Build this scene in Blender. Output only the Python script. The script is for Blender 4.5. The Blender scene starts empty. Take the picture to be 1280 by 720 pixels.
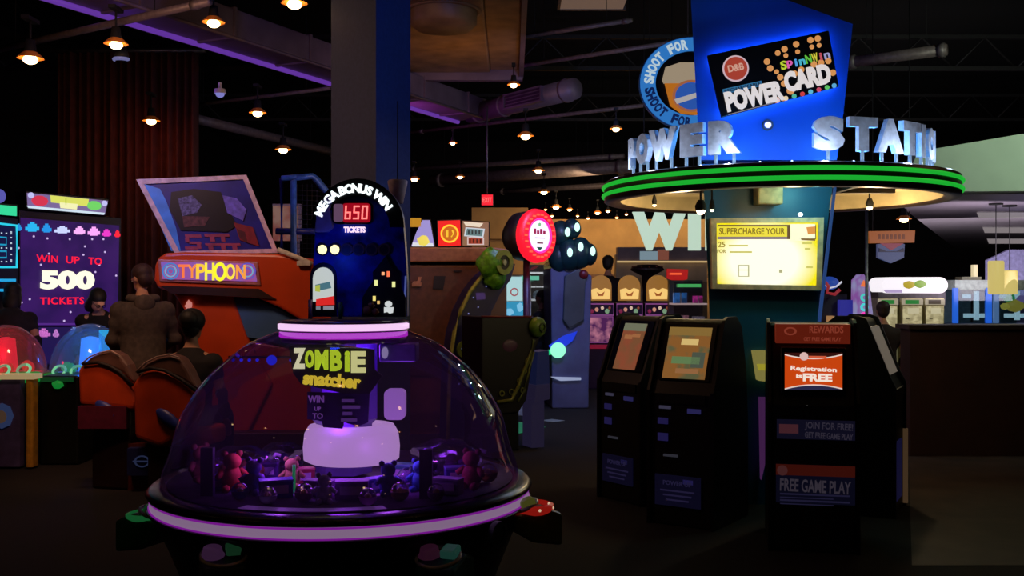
import bpy, bmesh, math, random
from mathutils import Vector, Matrix
random.seed(7)
S = bpy.context.scene
COL = S.collection
PI = math.pi
F = 1300.0          # focal length in pixels of the 1280 wide frame
CH = 1.55           # eye height

# ------------------------------------------------------------------ materials
def lin(c):
    out = []
    for v in c:
        v = v / 255.0
        out.append(v / 12.92 if v <= 0.04045 else ((v + 0.055) / 1.055) ** 2.4)
    return out

_M = {}
def df(rgb, rough=0.5, metal=0.0, scale=18.0, var=0.25, bump=0.0, coat=0.0):
    k = ('d', tuple(rgb), rough, metal, scale, var, bump, coat)
    if k in _M: return _M[k]
    m = bpy.data.materials.new('surface'); m.use_nodes = True
    nt = m.node_tree; b = nt.nodes['Principled BSDF']
    l = lin(rgb)
    n = nt.nodes.new('ShaderNodeTexNoise'); n.inputs['Scale'].default_value = scale; n.inputs['Detail'].default_value = 4
    tc = nt.nodes.new('ShaderNodeTexCoord'); nt.links.new(tc.outputs['Object'], n.inputs['Vector'])
    r = nt.nodes.new('ShaderNodeValToRGB')
    r.color_ramp.elements[0].position = 0.3; r.color_ramp.elements[1].position = 0.7
    r.color_ramp.elements[0].color = [max(0, v * (1 - var)) for v in l] + [1]
    r.color_ramp.elements[1].color = [min(1, v * (1 + var)) for v in l] + [1]
    nt.links.new(n.outputs['Fac'], r.inputs['Fac']); nt.links.new(r.outputs['Color'], b.inputs['Base Color'])
    b.inputs['Roughness'].default_value = rough; b.inputs['Metallic'].default_value = metal
    b.inputs['Coat Weight'].default_value = coat
    if bump:
        bp = nt.nodes.new('ShaderNodeBump'); bp.inputs['Strength'].default_value = bump
        nt.links.new(n.outputs['Fac'], bp.inputs['Height']); nt.links.new(bp.outputs['Normal'], b.inputs['Normal'])
    _M[k] = m
    return m

def em(rgb, k=1.0, base=None):
    """something that gives off light; rgb is how bright its face reads"""
    key = ('e', tuple(rgb), k)
    if key in _M: return _M[key]
    m = bpy.data.materials.new('lit'); m.use_nodes = True
    b = m.node_tree.nodes['Principled BSDF']
    l = lin(rgb)
    b.inputs['Base Color'].default_value = [v * 0.25 for v in l] + [1]
    b.inputs['Roughness'].default_value = 0.45
    b.inputs['Emission Color'].default_value = l + [1]
    b.inputs['Emission Strength'].default_value = k
    _M[key] = m
    return m

def em_noise(a, c, scale, k=1.0, lo=0.4, hi=0.6):
    key = ('en', tuple(a), tuple(c), scale, k, lo, hi)
    if key in _M: return _M[key]
    m = bpy.data.materials.new('lit_print'); m.use_nodes = True
    nt = m.node_tree; b = nt.nodes['Principled BSDF']
    n = nt.nodes.new('ShaderNodeTexNoise'); n.inputs['Scale'].default_value = scale; n.inputs['Detail'].default_value = 3
    tc = nt.nodes.new('ShaderNodeTexCoord'); nt.links.new(tc.outputs['Object'], n.inputs['Vector'])
    r = nt.nodes.new('ShaderNodeValToRGB')
    r.color_ramp.elements[0].position = lo; r.color_ramp.elements[1].position = hi
    r.color_ramp.elements[0].color = lin(a) + [1]; r.color_ramp.elements[1].color = lin(c) + [1]
    nt.links.new(n.outputs['Fac'], r.inputs['Fac'])
    nt.links.new(r.outputs['Color'], b.inputs['Emission Color'])
    b.inputs['Base Color'].default_value = [v * .2 for v in lin(a)] + [1]
    b.inputs['Emission Strength'].default_value = k
    _M[key] = m
    return m

def glass(tint=(235, 225, 245), refl=0.08, rough=0.02, edge=0.9, haze=0.0):
    key = ('g', tint, refl, rough, edge, haze)
    if key in _M: return _M[key]
    m = bpy.data.materials.new('clear_plastic'); m.use_nodes = True
    nt = m.node_tree; nt.nodes.remove(nt.nodes['Principled BSDF'])
    out = nt.nodes['Material Output']
    t = nt.nodes.new('ShaderNodeBsdfTransparent'); t.inputs[0].default_value = lin(tint) + [1]
    g = nt.nodes.new('ShaderNodeBsdfGlossy'); g.inputs['Roughness'].default_value = rough
    g.inputs['Color'].default_value = (0.9, 0.9, 0.95, 1)
    lw = nt.nodes.new('ShaderNodeLayerWeight'); lw.inputs['Blend'].default_value = 0.18
    mr = nt.nodes.new('ShaderNodeMapRange'); mr.inputs['To Min'].default_value = refl; mr.inputs['To Max'].default_value = edge
    nt.links.new(lw.outputs['Fresnel'], mr.inputs['Value'])
    mx = nt.nodes.new('ShaderNodeMixShader')
    nt.links.new(mr.outputs['Result'], mx.inputs[0]); nt.links.new(t.outputs[0], mx.inputs[1]); nt.links.new(g.outputs[0], mx.inputs[2])
    if haze:  # milky layer put into the plastic for a glowing haze
        d = nt.nodes.new('ShaderNodeBsdfDiffuse'); d.inputs[0].default_value = (.8, .8, .8, 1)
        tl = nt.nodes.new('ShaderNodeBsdfTranslucent'); tl.inputs[0].default_value = (.8, .8, .8, 1)
        m1 = nt.nodes.new('ShaderNodeMixShader'); nt.links.new(d.outputs[0], m1.inputs[1]); nt.links.new(tl.outputs[0], m1.inputs[2])
        m2 = nt.nodes.new('ShaderNodeMixShader'); m2.inputs[0].default_value = haze
        nt.links.new(mx.outputs[0], m2.inputs[1]); nt.links.new(m1.outputs[0], m2.inputs[2]); mx = m2
    nt.links.new(mx.outputs[0], out.inputs['Surface'])
    _M[key] = m
    return m

BLACK = df((14, 14, 16), 0.35)
MATT = df((10, 10, 12), 0.8)
GREYM = df((110, 110, 115), 0.4, 0.7)
CHROME = df((190, 190, 200), 0.2, 1.0)
WHITEP = df((215, 215, 215), 0.5)

# ------------------------------------------------------------------ text glyphs
_T = {}
def glyphs(s, bold=0.02, sp=1.0):
    k = (s, bold, sp)
    if k in _T: return _T[k]
    c = bpy.data.curves.new('t', 'FONT'); c.body = s; c.offset = bold; c.extrude = 0.5; c.resolution_u = 3; c.space_character = sp
    c.align_x = 'CENTER'
    o = bpy.data.objects.new('t', c); COL.objects.link(o)
    dg = bpy.context.evaluated_depsgraph_get(); dg.update()
    me = o.evaluated_get(dg).to_mesh()
    vs = [v.co.copy() for v in me.vertices]; fs = [tuple(p.vertices) for p in me.polygons]
    o.evaluated_get(dg).to_mesh_clear()
    bpy.data.objects.remove(o); bpy.data.curves.remove(c)
    _T[k] = (vs, fs)
    return _T[k]

# ------------------------------------------------------------------ mesh collector
class MB:
    def __init__(s, mat=None):
        s.v = []; s.f = []; s.m = []; s.sm = []; s.mats = []; s.cur = mat
    def mi(s, mat):
        mat = mat or s.cur or BLACK
        if mat not in s.mats: s.mats.append(mat)
        return s.mats.index(mat)
    def add(s, vs, fs, mat=None, smooth=False):
        o = len(s.v); k = s.mi(mat)
        s.v += [Vector(v) for v in vs]
        for f in fs:
            s.f.append([i + o for i in f]); s.m.append(k); s.sm.append(smooth)
        return s
    def box(s, x0, x1, y0, y1, z0, z1, mat=None, M=None):
        vs = [Vector((x, y, z)) for x in (x0, x1) for y in (y0, y1) for z in (z0, z1)]
        if M: vs = [M @ v for v in vs]
        return s.add(vs, [(0, 1, 3, 2), (4, 6, 7, 5), (0, 4, 5, 1), (2, 3, 7, 6), (0, 2, 6, 4), (1, 5, 7, 3)], mat)
    def rbox(s, x0, x1, y0, y1, z0, z1, r, mat=None, axis='z'):
        n = 4
        if axis == 'z': a0, a1, b0, b1 = x0, x1, y0, y1
        else: a0, a1, b0, b1 = x0, x1, z0, z1
        p = []
        for cx, cy, st in ((a1 - r, b1 - r, 0), (a0 + r, b1 - r, 1), (a0 + r, b0 + r, 2), (a1 - r, b0 + r, 3)):
            for i in range(n + 1):
                t = (st + i / n) * PI / 2; p.append((cx + r * math.cos(t), cy + r * math.sin(t)))
        if axis == 'y': return s.prism(p, y0, y1, mat)
        N = len(p)
        return s.add([(a, b, z0) for a, b in p] + [(a, b, z1) for a, b in p],
                     [tuple(range(N))[::-1], tuple(range(N, 2 * N))] + [(i, (i + 1) % N, (i + 1) % N + N, i + N) for i in range(N)], mat)
    def prism(s, poly, y0, y1, mat=None, smooth=False):
        """outline in the x,z plane given depth from y0 to y1"""
        N = len(poly)
        vs = [(a, y0, b) for a, b in poly] + [(a, y1, b) for a, b in poly]
        fs = [tuple(range(N)), tuple(range(N, 2 * N))[::-1]] + [(i, i + N, (i + 1) % N + N, (i + 1) % N) for i in range(N)]
        return s.add(vs, fs, mat, smooth)
    def sideprism(s, poly, x0, x1, mat=None):
        """outline in the y,z plane given width from x0 to x1"""
        N = len(poly)
        vs = [(x0, a, b) for a, b in poly] + [(x1, a, b) for a, b in poly]
        fs = [tuple(range(N)), tuple(range(N, 2 * N))[::-1]] + [(i, i + N, (i + 1) % N + N, (i + 1) % N) for i in range(N)]
        return s.add(vs, fs, mat)
    def tube(s, pts, r, mat=None, n=8, closed=False):
        pts = [Vector(p) for p in pts]; N = len(pts); vs = []
        for i, p in enumerate(pts):
            a = pts[i - 1] if (i > 0 or closed) else p
            b = pts[(i + 1) % N] if (i < N - 1 or closed) else p
            d = (b - a).normalized()
            up = Vector((0, 0, 1)) if abs(d.z) < .95 else Vector((1, 0, 0))
            u = d.cross(up).normalized(); w = u.cross(d).normalized()
            rr = r[i] if isinstance(r, (list, tuple)) else r
            for j in range(n):
                t = 2 * PI * j / n; vs.append(p + (u * math.cos(t) + w * math.sin(t)) * rr)
        fs = []
        for i in range(N if closed else N - 1):
            for j in range(n):
                fs.append((i * n + j, i * n + (j + 1) % n, ((i + 1) % N) * n + (j + 1) % n, ((i + 1) % N) * n + j))
        if not closed:
            fs.append(tuple(range(n))[::-1]); fs.append(tuple(range((N - 1) * n, N * n)))
        return s.add(vs, fs, mat, True)
    def lathe(s, prof, c=(0, 0, 0), n=48, mat=None, smooth=True, M=None, a0=0, a1=2 * PI):
        full = abs(a1 - a0 - 2 * PI) < 1e-6
        cols = n if full else n + 1
        vs = []
        for r, z in prof:
            for j in range(cols):
                t = a0 + (a1 - a0) * j / n
                v = Vector((r * math.cos(t), r * math.sin(t), z))
                if M: v = M @ v
                vs.append(v + Vector(c))
        fs = []
        for i in range(len(prof) - 1):
            for j in range(n):
                k = (j + 1) % cols
                fs.append((i * cols + j, i * cols + k, (i + 1) * cols + k, (i + 1) * cols + j))
        return s.add(vs, fs, mat, smooth)
    def ball(s, c, r, mat=None, n=16, m=10, lump=0.0, M=None):
        rx, ry, rz = r if isinstance(r, (tuple, list)) else (r, r, r)
        vs = []; fs = []
        for i in range(m + 1):
            ph = PI * i / m
            for j in range(n):
                t = 2 * PI * j / n
                k = 1 + (lump * (math.sin(3 * t + c[0] * 40) * math.sin(2.3 * ph * 2 + c[1] * 50)) if lump else 0)
                v = Vector((rx * k * math.sin(ph) * math.cos(t), ry * k * math.sin(ph) * math.sin(t), rz * k * math.cos(ph)))
                if M: v = M @ v
                vs.append(v + Vector(c))
        for i in range(m):
            for j in range(n):
                fs.append((i * n + j, (i + 1) * n + j, (i + 1) * n + (j + 1) % n, i * n + (j + 1) % n))
        return s.add(vs, fs, mat, True)
    def disc(s, cx, cz, rx, rz, y0, y1, mat=None, n=28):
        return s.prism([(cx + rx * math.cos(2 * PI * i / n), cz + rz * math.sin(2 * PI * i / n)) for i in range(n)], y0, y1, mat)
    def ring(s, cx, cz, r0, r1, y0, y1, mat=None, n=36, sx=1.0):
        vs = []
        for y in (y0, y1):
            for r in (r0, r1):
                for i in range(n):
                    t = 2 * PI * i / n; vs.append((cx + r * sx * math.cos(t), y, cz + r * math.sin(t)))
        fs = []
        for i in range(n):
            k = (i + 1) % n
            fs += [(i, k, n + k, n + i), (2 * n + i, 3 * n + i, 3 * n + k, 2 * n + k), (n + i, n + k, 3 * n + k, 3 * n + i), (i, 2 * n + i, 2 * n + k, k)]
        return s.add(vs, fs, mat)
    def text(s, t, cx, cz, w, h, y, mat=None, th=0.01, rot=0.0, bold=0.02, shear=0.0, fn=None, sp=1.0):
        vs, fs = glyphs(t, bold, sp)
        x0 = min(v.x for v in vs); x1 = max(v.x for v in vs); y0 = min(v.y for v in vs); y1 = max(v.y for v in vs)
        sx = w / (x1 - x0) if w else h / (y1 - y0); sz = h / (y1 - y0)
        out = []
        for v in vs:
            a = (v.x - (x0 + x1) / 2) * sx; b = (v.y - (y0 + y1) / 2) * sz; a += b * shear
            p = (cx + a * math.cos(rot) - b * math.sin(rot), y - v.z * th, cz + a * math.sin(rot) + b * math.cos(rot))
            out.append(fn(*p) if fn else p)
        return s.add(out, fs, mat)
    def xf(s, M):
        s.v = [M @ v for v in s.v]; return s
    def build(s, name, parent=None, bevel=0.0, seg=2):
        me = bpy.data.meshes.new(name); me.from_pydata([tuple(v) for v in s.v], [], s.f)
        for m in s.mats: me.materials.append(m)
        me.polygons.foreach_set('material_index', s.m); me.polygons.foreach_set('use_smooth', s.sm)
        me.validate(); me.update()
        bm = bmesh.new(); bm.from_mesh(me); bmesh.ops.recalc_face_normals(bm, faces=bm.faces); bm.to_mesh(me); bm.free()
        o = bpy.data.objects.new(name, me); COL.objects.link(o)
        if parent: o.parent = parent
        if bevel:
            b = o.modifiers.new('b', 'BEVEL'); b.width = bevel; b.segments = seg; b.limit_method = 'ANGLE'; b.angle_limit = 0.6
        return o

# ------------------------------------------------------------------ scene bookkeeping
def tag(o, label, cat, group=None, kind=None):
    if label: o['label'] = label
    if cat: o['category'] = cat
    if group: o['group'] = group
    if kind: o['kind'] = kind
    return o
def thing(name, label, cat, loc=(0, 0, 0), yaw=0.0, group=None):
    o = bpy.data.objects.new(name, None); COL.objects.link(o); o.empty_display_size = .1
    o.location = loc; o.rotation_euler = (0, 0, yaw)
    return tag(o, label, cat, group)
def struct(mb, name, **k):
    o = mb.build(name, **k); o['kind'] = 'structure'; return o
def copy_tree(o, parent=None):
    c = o.copy(); COL.objects.link(c); c.parent = parent
    for ch in list(o.children): copy_tree(ch, c)
    return c

def W(px, py, Y):
    return Vector(((px - 640) / F * Y, Y, CH - (py - 360) / F * Y))
def ONZ(px, py, z):
    return W(px, py, (z - CH) * F / (360 - py))

class Fr:
    """upright plane in the room between two places; coordinates on it are (along, up)"""
    def __init__(s, pxL, YL, pxR, YR):
        a = W(pxL, 360, YL); b = W(pxR, 360, YR)
        s.d = Vector((b.x - a.x, b.y - a.y)).normalized(); s.n = Vector((-s.d.y, s.d.x))
        s.o = Vector(((a.x + b.x) / 2, (a.y + b.y) / 2)); s.yaw = math.atan2(s.d.y, s.d.x)
        s.loc = (s.o.x, s.o.y, 0)
    def p(s, px, py, off=0.0):
        r = Vector(((px - 640) / F, 1.0)); o = s.o + s.n * off
        t = (o.dot(s.n)) / r.dot(s.n)
        q = r * t - s.o
        return (q.dot(s.d), CH - (py - 360) / F * t)
    def poly(s, pts, off=0.0):
        return [s.p(x, y, off) for x, y in pts]
    def rect(s, mb, x0, y0, x1, y1, a, b, mat=None):
        return mb.prism(s.poly([(x0, y0), (x1, y0), (x1, y1), (x0, y1)], a), a, b, mat)
    def text(s, mb, t, cx, cy, w, h, y, mat=None, **k):
        """text whose middle, width and height are given where they are seen"""
        c = s.p(cx, cy, y); l = s.p(cx - w / 2, cy, y); r = s.p(cx + w / 2, cy, y); u = s.p(cx, cy - h / 2, y); d = s.p(cx, cy + h / 2, y)
        return mb.text(t, c[0], c[1], r[0] - l[0], u[1] - d[1], y, mat, **k)
    def thing(s, name, label, cat, group=None):
        return thing(name, label, cat, s.loc, s.yaw, group)

# ================================================================== THE SETTING
RX0, RX1, RY0, RY1, RZ = -9.0, 17.0, -3.0, 33.0, 6.2
carpet = df((16, 12, 16), 0.95, scale=60, var=0.6, bump=0.3)
m = MB(carpet); m.box(RX0, RX1, RY0, RY1, -0.1, 0.0); struct(m, 'floor')
m = MB(df((9, 8, 10), 0.95)); m.box(RX0, RX1, RY0, RY1, RZ, RZ + .1); struct(m, 'ceiling')
dark = df((20, 14, 16), 0.9)
m = MB(dark); m.box(RX0 - .1, RX0, RY0, RY1, 0, RZ); struct(m, 'wall_left')
m = MB(dark); m.box(RX1, RX1 + .1, RY0, RY1, 0, RZ); struct(m, 'wall_right')
m = MB(dark); m.box(RX0, RX1, RY0 - .1, RY0, 0, RZ); struct(m, 'wall_behind')
m = MB(dark); m.box(RX0, RX1, RY1, RY1 + .1, 0, RZ); struct(m, 'wall_back')
# ochre partition at the end of the hall, under the low ceiling
ochre = df((205, 158, 92), 0.8, scale=3, var=0.12)
fr = Fr(560, 21, 905, 21)
m = MB(ochre); a = W(590, 260, 21); b = W(905, 274, 21)
m.box(a.x, b.x, 21, 21.2, 0, b.z)
m.box(W(590, 0, 21).x, W(660, 0, 21).x, 20.9, 21.1, b.z - .4, a.z)
struct(m, 'wall_ochre')
m = MB(df((150, 110, 80), .7)); m.box(W(600, 0, 20).x, W(905, 0, 20).x, 20.3, 20.45, 1.55 + 13 * .0155, 1.55 + 17 * .0155); struct(m, 'trim_1')
# low dark wall beside the kiosks
m = MB(df((44, 20, 16), 0.6, scale=5, bump=.1)); m.box(W(1138, 0, 9.6).x, 8.5, 9.6, 9.85, 0, 1.17)
m.box(W(1138, 0, 9.6).x - .03, 8.5, 9.55, 9.9, 1.17, 1.21, df((40, 34, 34), .4)); struct(m, 'wall_low')
# tiled patch of floor beside it
m = MB(df((50, 38, 34), 0.6, scale=4, var=.5)); m.add([(W(1140, 0, 5.8).x, 5.8, .004), (8.5, 5.8, .004), (8.5, 9.55, .004), (W(1138, 0, 9.5).x, 9.55, .004)], [(0, 1, 2, 3)])
struct(m, 'floor_tiled')
# pale bulkhead and lower ceiling on the far side
zc = CH + 1.108
mint = df((150, 172, 150), 0.7, scale=2, var=.08)
m = MB(mint)
pts = [W(1146, 190, 12.05), W(1600, 113, 12.05), W(1600, 237, 12.05), W(1165, 240, 12.05), W(1120, 245, 12.05)]
m.prism([(p.x, p.z) for p in pts], 12.0, 12.25); struct(m, 'wall_bulkhead')
def onc(px, py): return ONZ(px, py, zc)
cp = [onc(1108, 244), onc(1600, 240), onc(1500, 312), onc(1196, 312)]
m = MB(df((150, 140, 152), 0.4, scale=1.5, var=.1))
vs = [(p.x, p.y, p.z) for p in cp] + [(p.x, p.y, p.z + .15) for p in cp]
m.add(vs, [(0, 1, 2, 3), (7, 6, 5, 4), (0, 4, 5, 1), (1, 5, 6, 2), (2, 6, 7, 3), (3, 7, 4, 0)]); struct(m, 'ceiling_lower')
# soft reflections on that lower ceiling, drawn as glowing sheets; their near ends follow its slanted edge
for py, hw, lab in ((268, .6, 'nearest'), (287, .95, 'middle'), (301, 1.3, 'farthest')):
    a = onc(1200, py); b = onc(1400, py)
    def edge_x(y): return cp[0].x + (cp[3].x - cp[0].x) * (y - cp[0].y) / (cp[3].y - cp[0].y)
    t = thing('ceiling_reflection_band', 'long dim diffuser drawn as a glowing sheet across the pale lower ceiling, %s of three' % lab, 'light band', (b.x, a.y, zc), 0, 'reflected bands')
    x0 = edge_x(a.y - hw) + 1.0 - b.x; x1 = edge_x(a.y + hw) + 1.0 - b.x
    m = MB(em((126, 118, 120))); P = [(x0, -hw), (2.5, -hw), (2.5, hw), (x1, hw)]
    m.add([(x, y, -.012) for x, y in P] + [(x, y, 0) for x, y in P], [(0, 1, 2, 3), (7, 6, 5, 4), (0, 4, 5, 1), (1, 5, 6, 2), (2, 6, 7, 3), (3, 7, 4, 0)]); m.build('reflection', t)
    m = MB(df((150, 146, 150), .5)); m.box(x0, 2.5, -hw - .03, -hw, -.014, 0); m.build('band_edge', t)
    m = MB(df((150, 146, 150), .5)); m.box(x1, 2.5, hw, hw + .03, -.014, 0); m.build('band_edge', t)

# ceiling joists: dark bar joists crossing the hall
m = MB(df((30, 26, 28), .6))
for y in (11.5, 16.5, 21.5):
    for z in (5.0, 5.5):
        m.box(RX0, RX1, y - .04, y + .04, z, z + .06)
    for i in range(26):
        x = RX0 + i; m.tube([(x, y, 5.03), (x + .5, y, 5.53), (x + 1, y, 5.03)], .02, n=5)
struct(m, 'ceiling_joists')

# corner-on column, its far half washed blue
cx, cy = W(470, 0, 8.3).x, 8.3
m = MB(df((44, 54, 84), 0.8, scale=30, var=.15))
c1 = W(414, 0, 8.75); c2 = W(470, 0, 8.15); c3 = W(513, 0, 8.6)
c4 = (c1 + c3) - c2
q = [(p.x, p.y) for p in (c1, c2, c3, c4)]
m.add([(x, y, 0) for x, y in q] + [(x, y, RZ) for x, y in q], [(0, 1, 5, 4), (1, 2, 6, 5), (2, 3, 7, 6), (3, 0, 4, 7)])
struct(m, 'wall_column')

# curtain at the far left wall
root = thing('stage_curtain', 'dark red brown pleated curtain hanging behind the tilted poster', 'curtain', (W(160, 0, 13.5).x, 13.5, 0))
m = MB(df((84, 40, 30), 0.9, scale=8)); N = 120; x0 = -.9; x1 = .9
vs = []
for i in range(N + 1):
    u = x0 + (x1 - x0) * i / N; y = .06 * math.sin(i * .9) + .03 * math.sin(i * .37)
    vs += [(u, y, .05), (u, y, 4.6)]
m.add(vs, [(2 * i, 2 * i + 2, 2 * i + 3, 2 * i + 1) for i in range(N)], None, True)
o = m.build('cloth', root); so = o.modifiers.new('s', 'SOLIDIFY'); so.thickness = .02
m = MB(GREYM); m.tube([(-1, 0, 4.63), (1, 0, 4.63)], .03).build('curtain_rail', root)

# ------------------------------------------------------------------ ducts and pipes
def beam_between(mb, a, b, w, h, mat=None):
    a = Vector(a); b = Vector(b); d = (b - a); L = d.length; yaw = math.atan2(d.y, d.x)
    M = Matrix.Translation(a) @ Matrix.Rotation(yaw, 4, 'Z')
    return mb.box(0, L, -w / 2, w / 2, 0, h, mat, M)
galv = df((120, 104, 118), 0.5, 0.3, scale=3, var=.2)
root = thing('air_duct', 'long square ceiling duct washed purple, running past the column', 'duct', (-2.2, 13, 4.2))
a = Vector((-2.4, -4.9, 0)); b = Vector((1.57, 3.4, 0))
m = MB(galv); beam_between(m, a, b, .55, .3)
m.build('duct_body', root, .02)
for i in range(7):
    m = MB(galv)
    p = a + (b - a) * (i + .5) / 7; d = (b - a).normalized()
    beam_between(m, p + Vector((0, 0, -.02)), p + d * .04 + Vector((0, 0, -.02)), .59, .33)
    m.build('duct_flange', root)
m = MB(galv); n_ = Vector((-.904, .428, 0))
for s_ in (-.3, .3):
    m.tube([a + n_ * s_ + Vector((0, 0, -.02)), b + n_ * s_ + Vector((0, 0, -.02))], .02)
m.build('duct_rail', root)
m = MB(em((92, 48, 150))); m.tube([a + n_ * .25 + Vector((0, 0, -.015)), b + n_ * .25 + Vector((0, 0, -.015))], .035); m.build('violet_edge_glow', root)  # purple light on the duct edge, drawn as a glowing strip

root = thing('branch_duct', 'round pinkish branch duct with a side grille beyond the large box duct', 'duct', (.2, 15.2, 4.3))
a = Vector((-.85, 1.25, 0)); b = Vector((.66, -.85, 0))
m = MB(galv); m.tube([a, b], .15, n=24); m.build('duct_body', root)
for f in (.08, .35, .93):
    m = MB(galv); p = a + (b - a) * f; m.tube([p, p + (b - a).normalized() * .05], .168, n=24); m.build('duct_flange', root)
m = MB(df((60, 34, 60), .6)); d = (b - a).normalized(); nn = Vector((d.y, -d.x, 0)); nn = nn if nn.y < 0 else -nn
M = Matrix.Translation(a + (b - a) * .62 + nn * .14) @ Matrix.Rotation(math.atan2(d.y, d.x), 4, 'Z')
m.box(-.42, .42, -.03, .03, -.09, .09, None, M)
for z in (-.1, .1): m.box(-.45, .45, -.05, .04, z - .012, z + .012, galv, M)
for x in (-.45, .45): m.box(x - .012, x + .012, -.05, .04, -.11, .11, galv, M)
for z in (-.05, 0, .05): m.box(-.42, .42, -.045, 0, z - .006, z + .006, galv, M)
m.build('grille', root)

tan = df((150, 122, 84), 0.5, 0.2, scale=4, var=.3, bump=.1)
root = thing('box_duct', 'large square sheet metal duct box hung beside the blue column', 'duct', (-.9, 12.0, 4.55))
m = MB(tan); m.box(-.55, .6, -2.8, 2.5, 0, .38); m.build('duct_body', root, .03)
m = MB(tan); m.box(.6, 1.0, -2.8, 2.4, .02, .36); m.build('side_panel', root, .02)
m = MB(galv); m.box(-.6, 1.05, 2.5, 2.62, -.10, .3); m.box(1.0, 1.06, -2.8, 2.6, -.06, .04); m.build('flange', root)
m = MB(tan); m.lathe([(0, -.2), (.3, -.2), (.36, -.14), (.36, .05)], (.16, -.75, 0), 32)
m.lathe([(.38, -.02), (.41, -.02), (.41, .02), (.38, .02)], (.16, -.75, 0), 32); m.build('round_collar', root)

pipes = [
    ('grey sprinkler pipe crossing above the two hanging spotlights', ONZ(-30, 68, 4.0), ONZ(262, 2, 4.0), .035),
    ('thin conduit pipe running behind the column near the white camera', ONZ(215, 135, 4.1), ONZ(430, 108, 4.1), .025),
    ('brownish pipe sloping under the dim spotlights beside the curtain', ONZ(192, 136, 3.9), ONZ(425, 192, 3.9), .07),
    ('long thin pipe passing in front of the branch duct end', ONZ(512, 166, 4.2), ONZ(870, 124, 4.2), .03),
    ('thin pipe high above the branch duct', ONZ(640, 48, 4.9), ONZ(790, 25, 4.9), .03),
    ('thin pipe just above the branch duct end', ONZ(640, 84, 4.7), ONZ(860, 50, 4.7), .03),
    ('faint pipe behind the warm spotlights over the walkway', ONZ(505, 212, 4.0), ONZ(780, 195, 4.0), .05),
    ('broad pale pipe far off above the exit sign', ONZ(540, 226, 3.8), ONZ(790, 208, 3.8), .12),
    ('farthest pipe above the ochre partition', ONZ(620, 240, 3.7), ONZ(790, 230, 3.7), .06),
    ('pipe with a square coupling beside the tall blue sign', ONZ(1060, 78, 4.6), ONZ(1184, 62, 4.6), .075),
]
for lab, a, b, r in pipes:
    c = (a + b) / 2; root = thing('ceiling_pipe', lab, 'pipe', c)
    MB(df((120, 106, 104), .5, .2)).tube([a - c, b - c], r, n=10).build('pipe_run', root)
    d = (b - a).normalized()
    for f in (-.45, .45):
        m = MB(df((120, 110, 110), .5, .4)); p = (b - a) * f; m.tube([p - d * .04, p + d * .04], r * 1.25, n=10); m.build('coupling', root)
    for f in (-.3, .3):
        m = MB(MATT); p = (b - a) * f; m.tube([p, (p.x, p.y, RZ - c.z)], .004, n=5); m.build('hanger_rod', root)

# pale skylight-like panel patch high up
root = thing('ceiling_panel', 'small pale ceiling panel high above the branch duct', 'ceiling panel', ONZ(740, 4, 5.4))
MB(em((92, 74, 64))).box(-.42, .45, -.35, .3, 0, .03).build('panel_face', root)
MB(GREYM).box(-.46, .49, -.4, -.35, -.01, .05).box(-.46, .49, .3, .35, -.01, .05).box(-.46, -.42, -.4, .35, -.01, .05).build('panel_frame', root)

# ------------------------------------------------------------------ spotlights
warm = em((255, 214, 150), 10.0)
warmdim = em((255, 205, 150), 3.5)
refl = df((235, 140, 50), 0.6, 0.0)  # orange flare added to give each bulb a warm halo
def spot_proto(big):
    t = bpy.data.objects.new('ceiling_spotlight', None); COL.objects.link(t)
    m = MB(MATT); m.lathe([(.0, .15), (.035, .145), (.045, .07), (.05, .05)], (0, 0, 0), 20); m.build('lamp_housing', t)
    m = MB(refl); m.lathe([(.05, .05), (.075, .03), (.10, .005), (.105, -.002), (.098, .0), (.07, .024), (.0, .04)], (0, 0, 0), 24); m.build('halo_reflector', t)
    m = MB(warm); m.ball((0, 0, -.01), (.056, .056, .036), None, 16, 10); m.build('bulb', t)
    m = MB(MATT); m.tube([(0, 0, .14), (0, 0, .30)], .010, n=6); m.box(-.03, .03, -.1, .1, .29, .32); m.build('stem', t)
    return t
SP = None
spots = [  # px, py, depth, scale, label
    (38, 73, 9.4, 1.15, 'bright warm spotlight leftmost of all, just under the sprinkler pipe'),
    (145, 55, 9.0, 1.0, 'bright warm spotlight hanging beside the small pale speaker'),
    (267, 28, 9.2, 1.0, 'bright warm spotlight in front of the purple duct'),
    (368, 4, 8.8, 1.1, 'warm spotlight at the top edge beside the column'),
    (189, 151, 12.6, 1.05, 'warm spotlight above the dark red curtain'),
    (322, 141, 12.6, 1.05, 'warm spotlight under the purple duct near the white camera'),
    (354, 187, 14.0, 1.1, 'warm spotlight just above the blue tube frame'),
    (657, 170, 13.8, 1.1, 'large warm spotlight below the branch duct'),
    (673, 213, 17.0, 1.05, 'warm spotlight above the round red sign, highest of three in line'),
    (680, 240, 19.0, 1.05, 'warm spotlight above the round red sign, second of three in line'),
    (695, 259, 20.0, 1.0, 'warm spotlight above the round red sign, lowest of three in line'),
    (770, 161, 13.0, .8, 'small white spotlight between the duct end and the beer sign'),
    (642, 106, 12.0, .75, 'small white spotlight under the corner of the box duct'),
    (566, 179, 15.0, .6, 'tiny white spotlight under the purple duct corner'),
    (575, 221, 18.0, .8, 'small white spotlight above the red exit sign'),
    (518, 224, 17.0, .9, 'small spotlight beside the grey lamp shade'),
    (712, 262, 20.5, .7, 'tiny distant spotlight above the paw cabinet'),
    (747, 266, 20.5, .8, 'tiny distant spotlight in front of the ochre partition'),
    (760, 264, 20.7, .6, 'tiny distant spotlight nearest the green neon rim'),
    (1130, 274, 13.5, .95, 'warm spotlight hung in front of the pale lower ceiling'),
]
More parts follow.
